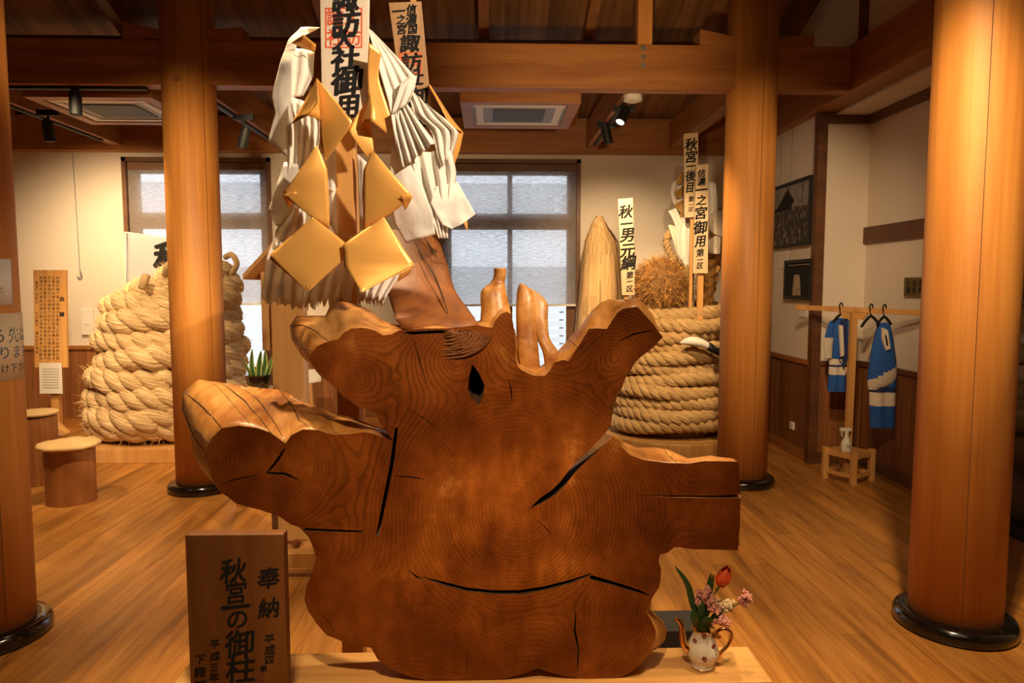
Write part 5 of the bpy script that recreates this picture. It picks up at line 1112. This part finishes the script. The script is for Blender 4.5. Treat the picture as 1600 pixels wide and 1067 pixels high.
# brass plate on recess wall
def rwall(px, py): r = ray(px, py); s = (XR2 - 0.03) / r.x; return V((XR2 - 0.03, r.y * s, H + r.z * s))
a, b = rwall(1413, 462), rwall(1449, 433)
t = thing('wall_plaque', 'small brass plate on standoff pins on the recess wall above the coat rail', 'plaque', ((XR2 - 0.03), (a.y + b.y) / 2, a.z))
pb = obj('plate', bx(XR2 - 0.036, XR2 - 0.03, b.y, a.y, a.z, b.z), M['brass'], t)
for y in (a.y - .02, b.y + .02):
    for z in (a.z + .015, b.z - .015): bm = BM(); tube(bm, [(XR2 - 0.04, y, z), (XR2 - 0.001, y, z)], 0.007, 8); obj('standoff', bm, M['dark'], t)
bm = BM()
for r in range(2):
    for cidx in range(4): yy = a.y - 0.06 - cidx * 0.08; zz = a.z + (b.z - a.z) * (0.3 + 0.38 * r); put(bm, '御柱諏訪大社奉納'[r * 4 + cidx], V((XR2 - 0.036, yy, zz)), 0.055, (0, -1, 0), (0, 0, 1), (-1, 0, 0), 0.03)
obj('lettering', bm, M['ink'], pb)

# ------------------------------------------------------------------ coat stand with two jackets and a spray bottle
BL, BR = P(1244, 480, 6.1), P(1446, 489, 5.15)          # ends of the rail, running along the recess wall
def rail(t, dz=0.0): q = BL.lerp(BR, t); return V((q.x, q.y, q.z + dz))
rd = (BR - BL); rd.z = 0; rd.normalize(); rp = V((-rd.y, rd.x, 0))
kq = rail(0.4875); KY = kq.y
t = thing('coat_stand', 'wooden T-shaped coat stand with a small slatted base in the recess', 'coat stand', (kq.x, kq.y, 0))
bm = BM(); beam(bm, BL, BR, 0.03, 0.042); obj('crossbar', bm, M['cypress'], t, bevel=0.004)
bm = BM(); beam(bm, (kq.x - 0.01, kq.y, 0.05), (kq.x, kq.y, kq.z - 0.021), 0.05, 0.04); obj('upright', bm, M['cypress'], t)
bm = BM(); prism(bm, [rail(.36, -.0215) - rp * .008, rail(.60, -.0215) - rp * .008, rail(.56, -.075) - rp * .008, rail(.41, -.075) - rp * .008], rp * 0.016); obj('gusset', bm, M['cypress'], t)
zq = 0.27; cs_ = []
for a, b in ((-1, 1), (-1, -1), (1, -1), (1, 1)):
    q = V((kq.x, kq.y, 0)) + (rd * a + rp * b) * 0.125; cs_.append((q.x, q.y))
for (x, y) in cs_: obj('leg', bx(x - 0.022, x + 0.022, y - 0.022, y + 0.022, 0, zq), M['cypress'], t, bevel=0.003)
for i in range(4):
    for z in (0.07, zq - 0.045):
        bm = BM(); p, q = cs_[i], cs_[(i + 1) % 4]; beam(bm, (*p, z), (*q, z), 0.022, 0.03); obj('base_rail', bm, M['cypress'], t)
bm = BM(); prism(bm, [(x, y, zq - 0.03) for x, y in cs_], (0, 0, 0.014)); obj('base_shelf', bm, M['cypress'], t)
def hanger(tt, label, ang=0.0, w=0.2, dz=0.12):
    top = rail(tt, 0.03); t = thing('coat_hanger', label, 'hanger', top, 'black plastic hangers on the coat stand')
    d = V((math.cos(ang), math.sin(ang), 0)); bm = BM()
    tube(bm, catmull([top + d * 0.02 + V((0, 0, -.02)), top + d * 0.015 + V((0, 0, .012)), top + V((0, 0, .022)) - d * 0.005, top - d * 0.022 + V((0, 0, .0)), top - d * .012 + V((0, 0, -.04)), top + V((0, 0, -.075))], 20), 0.006, 8); obj('hook', bm, M['black'], t, smooth=True)
    bm = BM(); c0 = top + V((0, 0, -.075)); tube(bm, catmull([c0 - d * w + V((0, 0, -dz)), c0 - d * w * .5 + V((0, 0, -dz * .35)), c0, c0 + d * w * .5 + V((0, 0, -dz * .35)), c0 + d * w + V((0, 0, -dz))], 20), 0.011, 8); obj('shoulder_bar', bm, M['black'], t, smooth=True)
    return t
hanger(0.386, 'black hanger carrying the smaller blue jacket', 0.5, 0.10, 0.06); hanger(0.62, 'empty black hanger on the coat stand between the two jackets', 0.5, 0.12, 0.08); hanger(0.7176, 'black hanger carrying the larger blue jacket', 0.5, 0.09, 0.06)
CY1, CY2 = rail(0.386).y, rail(0.7176).y
def coat(label, Y, body, sleeves, bands, collar, tilt):
    """body rows: (left px, right px, py); bands: (py0, py1, material slot)"""
    c0 = P((body[0][0] + body[0][1]) / 2, body[-1][2], Y); t = thing('festival_jacket', label, 'jacket', c0, 'blue festival jackets on the coat stand')
    rows = []; 
    for i in range(len(body) - 1):
        n = max(1, int((body[i + 1][2] - body[i][2]) / 3))
        for j in range(n): f = j / n; rows.append([body[i][q] + (body[i + 1][q] - body[i][q]) * f for q in range(3)])
    rows.append(body[-1]); bm = BM(); rings = []; seg = 28
    for l, r, y in rows:
        a, b = P(l, y, Y), P(r, y, Y); cx, rx, z = (a.x + b.x) / 2, (b.x - a.x) / 2, (a.z + b.z) / 2; ry = min(0.085, rx * 0.55)
        rings.append([bm.verts.new((cx + rx * math.cos(q), Y + ry * math.sin(q) * (1 + 0.25 * math.sin(5 * q)), z)) for q in (2 * PI * s / seg for s in range(seg))])
    for i in range(len(rings) - 1):
        mi = 0; ym = (rows[i][2] + rows[i + 1][2]) / 2
        for y0, y1, m_ in bands:
            if y0 <= ym < y1: mi = m_
        for s in range(seg): f = bm.faces.new((rings[i][s], rings[i][(s + 1) % seg], rings[i + 1][(s + 1) % seg], rings[i + 1][s])); f.material_index = mi; f.smooth = True
    bm.faces.new(rings[0])
    obj('body', bm, [M['blue'], M['ropeprint'], M['navy'], M['cotton']], t)
    for rws, band in sleeves:
        bm = limb([(l, r, y, Y - 0.03, .45) for l, r, y in rws], seg=18, nz=0.003, sub=8)
        zz = P(0, band, Y).z
        for f in bm.faces:
            cm = f.calc_center_median()
            if cm.z < zz + (cm.x - P((rws[-1][0] + rws[-1][1]) / 2, band, Y).x) * tilt: f.material_index = 1
        obj('sleeve', bm, [M['blue'], M['sleeveprint']], t)
    for nm, pts, mat in collar:
        bm = BM(); prism(bm, [P(x, y, Y - 0.10) for x, y in pts], (0, 0.03, 0)); obj(nm, bm, mat, t, bevel=0.004)
    return t
coat('smaller blue festival jacket hanging left of the coat stand upright', CY1, [(1308, 1318, 497), (1296, 1330, 503), (1294, 1332, 520), (1296, 1330, 560), (1295, 1322, 585), (1293, 1321, 611)],
     [([(1296, 1306, 503), (1290, 1304, 520), (1287, 1301, 540), (1289, 1300, 560)], 530), ([(1322, 1331, 503), (1326, 1334, 525), (1327, 1334, 558)], 557)],
     [(560, 568, 1), (568, 573, 2), (573, 586, 3)],
     [('collar', [(1316, 500), (1324, 500), (1325, 560), (1319, 575), (1318, 540)], M['navy']), ('lining', [(1312, 508), (1318, 508), (1320, 555), (1315, 558)], M['cotton'])], 0.0)
coat('larger blue festival jacket hanging right of the coat stand upright', CY2, [(1378, 1386, 504), (1371, 1391, 508), (1366, 1396, 530), (1361, 1400, 565), (1359, 1400, 600), (1359, 1399, 630), (1360, 1398, 660), (1360, 1397, 667)],
     [([(1374, 1390, 508), (1364, 1396, 535), (1359, 1399, 565), (1356, 1400, 588), (1356, 1392, 600), (1357, 1372, 609)], 592)],
     [(604, 612, 2), (612, 634, 3)],
     [('collar', [(1380, 512), (1388, 516), (1392, 545), (1386, 548), (1380, 530)], M['cotton']), ('crest', [(1381, 520), (1386, 524), (1389, 540), (1385, 542)], M['red'])], 0.55)
sp = V((P(1322, 700, KY - 0.07).x, KY - 0.07, zq - 0.016))
t = thing('spray_bottle', 'white spray bottle standing on the coat stand base', 'spray bottle', sp)
bm = BM(); lathe(bm, sp, [(0.036, 0), (0.038, 0.01), (0.038, 0.075), (0.026, 0.105), (0.014, 0.12), (0.014, 0.15)], 20); bo = obj('bottle', bm, M['clear'], t, smooth=True)
bm = BM(); lathe(bm, sp, [(0.0386, 0.02), (0.0386, 0.07)], 20); la = obj('wrap_label', bm, M['paper'], bo)
bm = BM()
for r, w in ((.06, .018), (.048, .014), (.038, .018)): prism(bm, [(sp.x - w, sp.y - 0.0402, sp.z + r), (sp.x + w, sp.y - 0.0402, sp.z + r), (sp.x + w, sp.y - 0.0402, sp.z + r + .005), (sp.x - w, sp.y - 0.0402, sp.z + r + .005)], (0, 0.001, 0))
obj('label_print', bm, M['grey'], la)
bm = BM(); q = sp + V((0, 0, .15)); box(bm, q.x - 0.055, q.x + 0.035, q.y - 0.016, q.y + 0.016, q.z + 0.018, q.z + 0.045); tube(bm, [q, q + V((0, 0, .03))], 0.017, 12); obj('trigger_head', bm, M['white'], t, bevel=0.005)
bm = BM(); tube(bm, catmull([q + V((-.035, 0, .02)), q + V((-.042, 0, 0)), q + V((-.035, 0, -.025))], 8), 0.006, 6); obj('trigger', bm, M['white'], t)

# ------------------------------------------------------------------ teapot vase with flowers
VC = G(1097, 1051, BZ); VC = V((VC.x * (VC.y + 0.042) / VC.y, VC.y + 0.042, BZ))
t = thing('teapot_vase', 'white china coffee pot with gold spout and handle used as a flower vase', 'vase', VC)
sc_ = VC.y / F; ZP = lambda py: P(1097, py, VC.y).z - BZ
hh = ZP(981); R_ = lambda w: w / 2 * sc_
prof = [(R_(36), 0), (R_(38), hh * .02), (R_(36), hh * .06), (R_(33), hh * .10), (R_(44), hh * .22), (R_(52), hh * .36), (R_(52), hh * .46), (R_(44), hh * .62), (R_(35), hh * .78), (R_(32), hh * .88), (R_(35), hh * .96), (R_(37), hh), (R_(35), hh * .995), (R_(31), hh * .9), (R_(10), hh * .88)]
bm = BM(); rg = lathe(bm, VC, prof, 48)
for i, r in enumerate(rg[4:11]):
    for v in r: a = math.atan2(v.co.y - VC.y, v.co.x - VC.x); d = V((v.co.x - VC.x, v.co.y - VC.y, 0)); v.co += d * 0.02 * math.cos(a * 12)
bod = obj('body', bm, M['china'], t, smooth=True)
Yv = VC.y
bm = BM(); tube(bm, catmull([P(1076, 1014, Yv), P(1069, 1006, Yv), P(1066, 992, Yv), P(1065, 978, Yv), P(1060, 969, Yv), P(1055, 967, Yv)], 26), [R_(16), R_(15), R_(14.5), R_(14), R_(13), R_(12)] + [R_(12 - 5 * i / 20) for i in range(21)], 14); obj('spout', bm, M['gilt'], t, smooth=True)
bm = BM(); tube(bm, catmull([P(1124, 1030, Yv), P(1126, 1020, Yv), P(1136, 1010, Yv), P(1142, 998, Yv), P(1141, 988, Yv), P(1133, 983, Yv), P(1123, 985, Yv), P(1119, 992, Yv), P(1122, 997, Yv), P(1126, 994, Yv)], 44), R_(6.5), 10); tube(bm, [P(1114, 1000, Yv), P(1121, 990, Yv)], R_(6), 8); obj('handle', bm, M['gilt'], t, smooth=True)
bm = BM(); lathe(bm, VC, [(R_(36.8), hh * .975), (R_(38), hh * .99), (R_(37.4), hh * 1.005), (R_(36), hh * 1.0)], 40); obj('gilt_band', bm, M['gilt'], t, smooth=True); bm = BM(); lathe(bm, VC, [(R_(36), 0.0005), (R_(38.8), hh * .012), (R_(38.8), hh * .03), (R_(36), hh * .04)], 40); obj('gilt_band', bm, M['gilt'], t, smooth=True)
bm = BM()
for px, py in ((1095, 995), (1080, 1008), (1109, 1013), (1093, 1028), (1118, 1000)):
    # painted sprig: five petals on the wall of the pot
    x = P(px, py, Yv).x; z = P(px, py, Yv - 0.05).z; fz = (z - BZ) / hh
    rr = [r for r, _ in prof[3:12]]; zs = [q / hh for _, q in prof[3:12]]
    ra = rr[-1]
    for i in range(8):
        if zs[i] <= fz <= zs[i + 1]: ra = rr[i] + (rr[i + 1] - rr[i]) * (fz - zs[i]) / (zs[i + 1] - zs[i])
    dx = max(-ra * .85, min(ra * .85, x - VC.x)); th = math.acos(dx / ra); cpt = V((VC.x + ra * 1.03 * math.cos(th), VC.y - ra * 1.03 * math.sin(th), z)); n_ = V((math.cos(th), -math.sin(th), 0)); u_ = V((math.sin(th), math.cos(th), 0))
    bm = BM()
    for q in range(6):
        a = q * PI / 3; c = cpt + (u_ * math.cos(a) + V((0, 0, math.sin(a)))) * 0.006
        ball(bm, c, 0.0034, 5)
    ball(bm, cpt - V((0, 0, .011)), 0.002, 4); obj('painted_flower', bm, M['motif'], bod)
mouth = V((VC.x, VC.y, BZ + hh * .9))
def stem(pts, r=0.0022): bm = BM(); tube(bm, catmull(pts, 14), r, 6); return bm
# tulip
TY = Yv + 0.01
t = thing('orange_tulip', 'single orange red tulip in the china pot', 'flower', mouth)
obj('stem', stem([mouth, P(1113, 935, TY), P(1125, 915, TY)], 0.0032), M['leaf'], t, smooth=True)
tc_ = P(1130, 905, TY); base = P(1125, 916, TY); tip = P(1135, 890, TY); ax = (tip - base)
for i in range(6):
    a = i * PI / 3 + .2; s1 = V((1, 0, 0)); s2 = V((0, 1, 0)); rad = s1 * math.cos(a) + s2 * math.sin(a)
    bm = BM(); blade(bm, [base, base + ax * .35 + rad * .019, base + ax * .7 + rad * .017, base + ax * 1.12 + rad * (.010 + .010 * (i % 2))], 0.0165, d=-rad)
    obj('petal', bm, M['tulip'], t, smooth=True, solid=0.001)
for pts, w in (([mouth, P(1083, 945, Yv), P(1074, 912, Yv), P(1055, 885, Yv)], .011), ([mouth, P(1096, 950, Yv - .02), P(1100, 925, Yv)], .013), ([mouth, P(1106, 920, Yv + .02), P(1111, 896, Yv + .02)], .007), ([mouth, P(1110, 925, Yv + .02), P(1115, 897, Yv + .02)], .007), ([mouth, P(1086, 968, Yv - .03), P(1082, 952, Yv - .03)], .014), ([mouth, P(1103, 970, Yv - .03), P(1112, 966, Yv - .04)], .014), ([mouth, P(1118, 962, Yv - .02), P(1131, 952, Yv - .02)], .011)):
    bm = BM(); blade(bm, pts, w); obj('leaf', bm, M['leaf'], t, smooth=True, solid=0.0008)
def sprig(label, head, n, spread, mat='pink'):
    t = thing('pink_flower_sprig', label, 'flower', mouth, 'clustered pink flowers in the china pot')
    hd = P(head[0], head[1], head[2]); obj('stem', stem([mouth, (mouth + hd) / 2 + V((0, 0, .015)), hd]), M['leaf'], t, smooth=True)
    bm0 = BM()
    for q in range(4):
        a = q * PI / 2
        c = V((math.cos(a), 0, math.sin(a))) * 0.0042
        ball(bm0, c, 0.0036, 5)
    ball(bm0, V((0, -.002, 0)), 0.0018, 4)
    me = None
    for i in range(n):
        d = V((random.gauss(0, 1), random.gauss(0, .7), random.gauss(0, 1))); d = d.normalized() * random.uniform(.2, 1)
        p = hd + V((d.x * spread[0], d.y * spread[0], d.z * spread[1])) * sc_
        if me is None:
            me = bpy.data.meshes.new('blossom'); bm0.to_mesh(me); me.materials.append(M[mat])
            for pp in me.polygons: pp.use_smooth = True
        o = bpy.data.objects.new('blossom', me); COL.objects.link(o); o.parent = t; o.location = p - t.location; o.rotation_euler = (random.uniform(-.7, .7), random.uniform(0, 1.5), random.uniform(-.7, .7)); s = random.uniform(.8, 1.25); o.scale = (s, s, s)
    bm = BM()
    for i in range(6): e = hd + V((random.uniform(-1, 1) * spread[0], random.uniform(-.5, .5) * spread[0], random.uniform(-.6, .6) * spread[1])) * sc_; tube(bm, [hd - V((0, 0, .012)), e], 0.001, 5)
    obj('flower_stalks', bm, M['leaf'], t); bm0.free()
sprig('largest pink flower cluster at upper left in the china pot', (1101, 932, Yv - .01), 64, (18, 18))
sprig('pink and cream cluster right of the large pink one in the china pot', (1131, 946, Yv), 44, (19, 13), 'cream')
sprig('outermost pink cluster reaching to the right of the china pot', (1165, 938, Yv), 34, (11, 16))
sprig('small pink cluster at lower centre in the china pot', (1114, 950, Yv - .03), 24, (12, 11))
sprig('small pale cluster drooping over the right rim of the china pot', (1126, 970, Yv - .03), 26, (17, 9), 'pink')
# dark checked box behind the bench
a = P(1040, 1008, 2.75); b = P(1106, 979, 2.75)
tag(obj('checked_box', bx(a.x - 0.15, b.x - 0.02, 2.72, 2.9, 0.0, b.z), M['checkcloth'], bevel=0.004), 'dark checked cloth box on the floor behind the china pot', 'box')

# ------------------------------------------------------------------ papers on the left edge pillar
def pillar_surf(r):
    def f(c, a, b):                        # c: (angle, z) of the origin, a along the curve, b up
        th = c[0] + a / r; return V((LX + r * math.cos(th), LY + r * math.sin(th), c[2] + b))
    return f
def pcyl(px, py, r):                       # place on the pillar skin seen at a photo position
    rr = ray(px, py); A = rr.x ** 2 + rr.y ** 2; B = -2 * (rr.x * LX + rr.y * LY); C = LX ** 2 + LY ** 2 - r * r; D = max(0, B * B - 4 * A * C); s = (-B - math.sqrt(D)) / (2 * A)
    return math.atan2(rr.y * s - LY, rr.x * s - LX), H + rr.z * s
def wrap(name, th0, th1, z0, z1, mat, label, cat, lines):
    r = 0.1975; bm = BM(); n = 20; p = []
    for i in range(n + 1): th = th0 + (th1 - th0) * i / n; p.append([bm.verts.new((LX + r * math.cos(th), LY + r * math.sin(th), z)) for z in (z0, z1)])
    for i in range(n): bm.faces.new((p[i][0], p[i + 1][0], p[i + 1][1], p[i][1]))
    t = thing(name, label, cat, (LX + 0.15, LY - 0.12, z0)); s = obj('sheet', bm, mat, t, smooth=True, solid=0.001)
    for txt, th_e, z, size, m_ in lines:
        bm = BM(); surf = pillar_surf(r + 0.0012); adv = size * 1.0
        for i, ch in enumerate(txt): put(bm, ch, V((th_e - (len(txt) - 0.5 - i) * adv / r, 0, z)), size, (1, 0, 0), (0, 0, 1), (0, -1, 0), 0.004, 1, 0, 0, surf)
        obj('lettering', bm, m_, s)
sil = math.atan2(LY, LX) + PI + math.acos(0.1975 / math.hypot(LX, LY))     # right-hand silhouette of the pillar
def zat(py): return P(40, py, LY - 0.08).z
th_r = pcyl(50, 545, 0.1975)[0]; th_c = pcyl(19, 440, 0.1975)[0]
wrap('paper_notice', th_r - 1.75, th_r, zat(596), zat(490), M['paper_old'], 'large aged paper notice wrapped around the left edge pillar with blue and black writing', 'notice',
     [('こちら先は', pcyl(38, 526, .1975)[0], zat(525), 0.078, M['blueink']), ('有料となります', pcyl(49, 552, .1975)[0], zat(552), 0.068, M['blueink']), ('お声がけ下さい', pcyl(39, 578, .1975)[0], zat(577), 0.044, M['ink'])])
wrap('paper_notice', th_c - 1.1, th_c, zat(477), zat(404), M['paper'], 'small white paper notice taped above the large aged one', 'notice',
     [('入場料を申し', pcyl(7, 452, .1975)[0], zat(451), 0.014, M['ink']), ('受けて下さい', pcyl(8, 457, .1975)[0], zat(456.5), 0.014, M['ink'])])
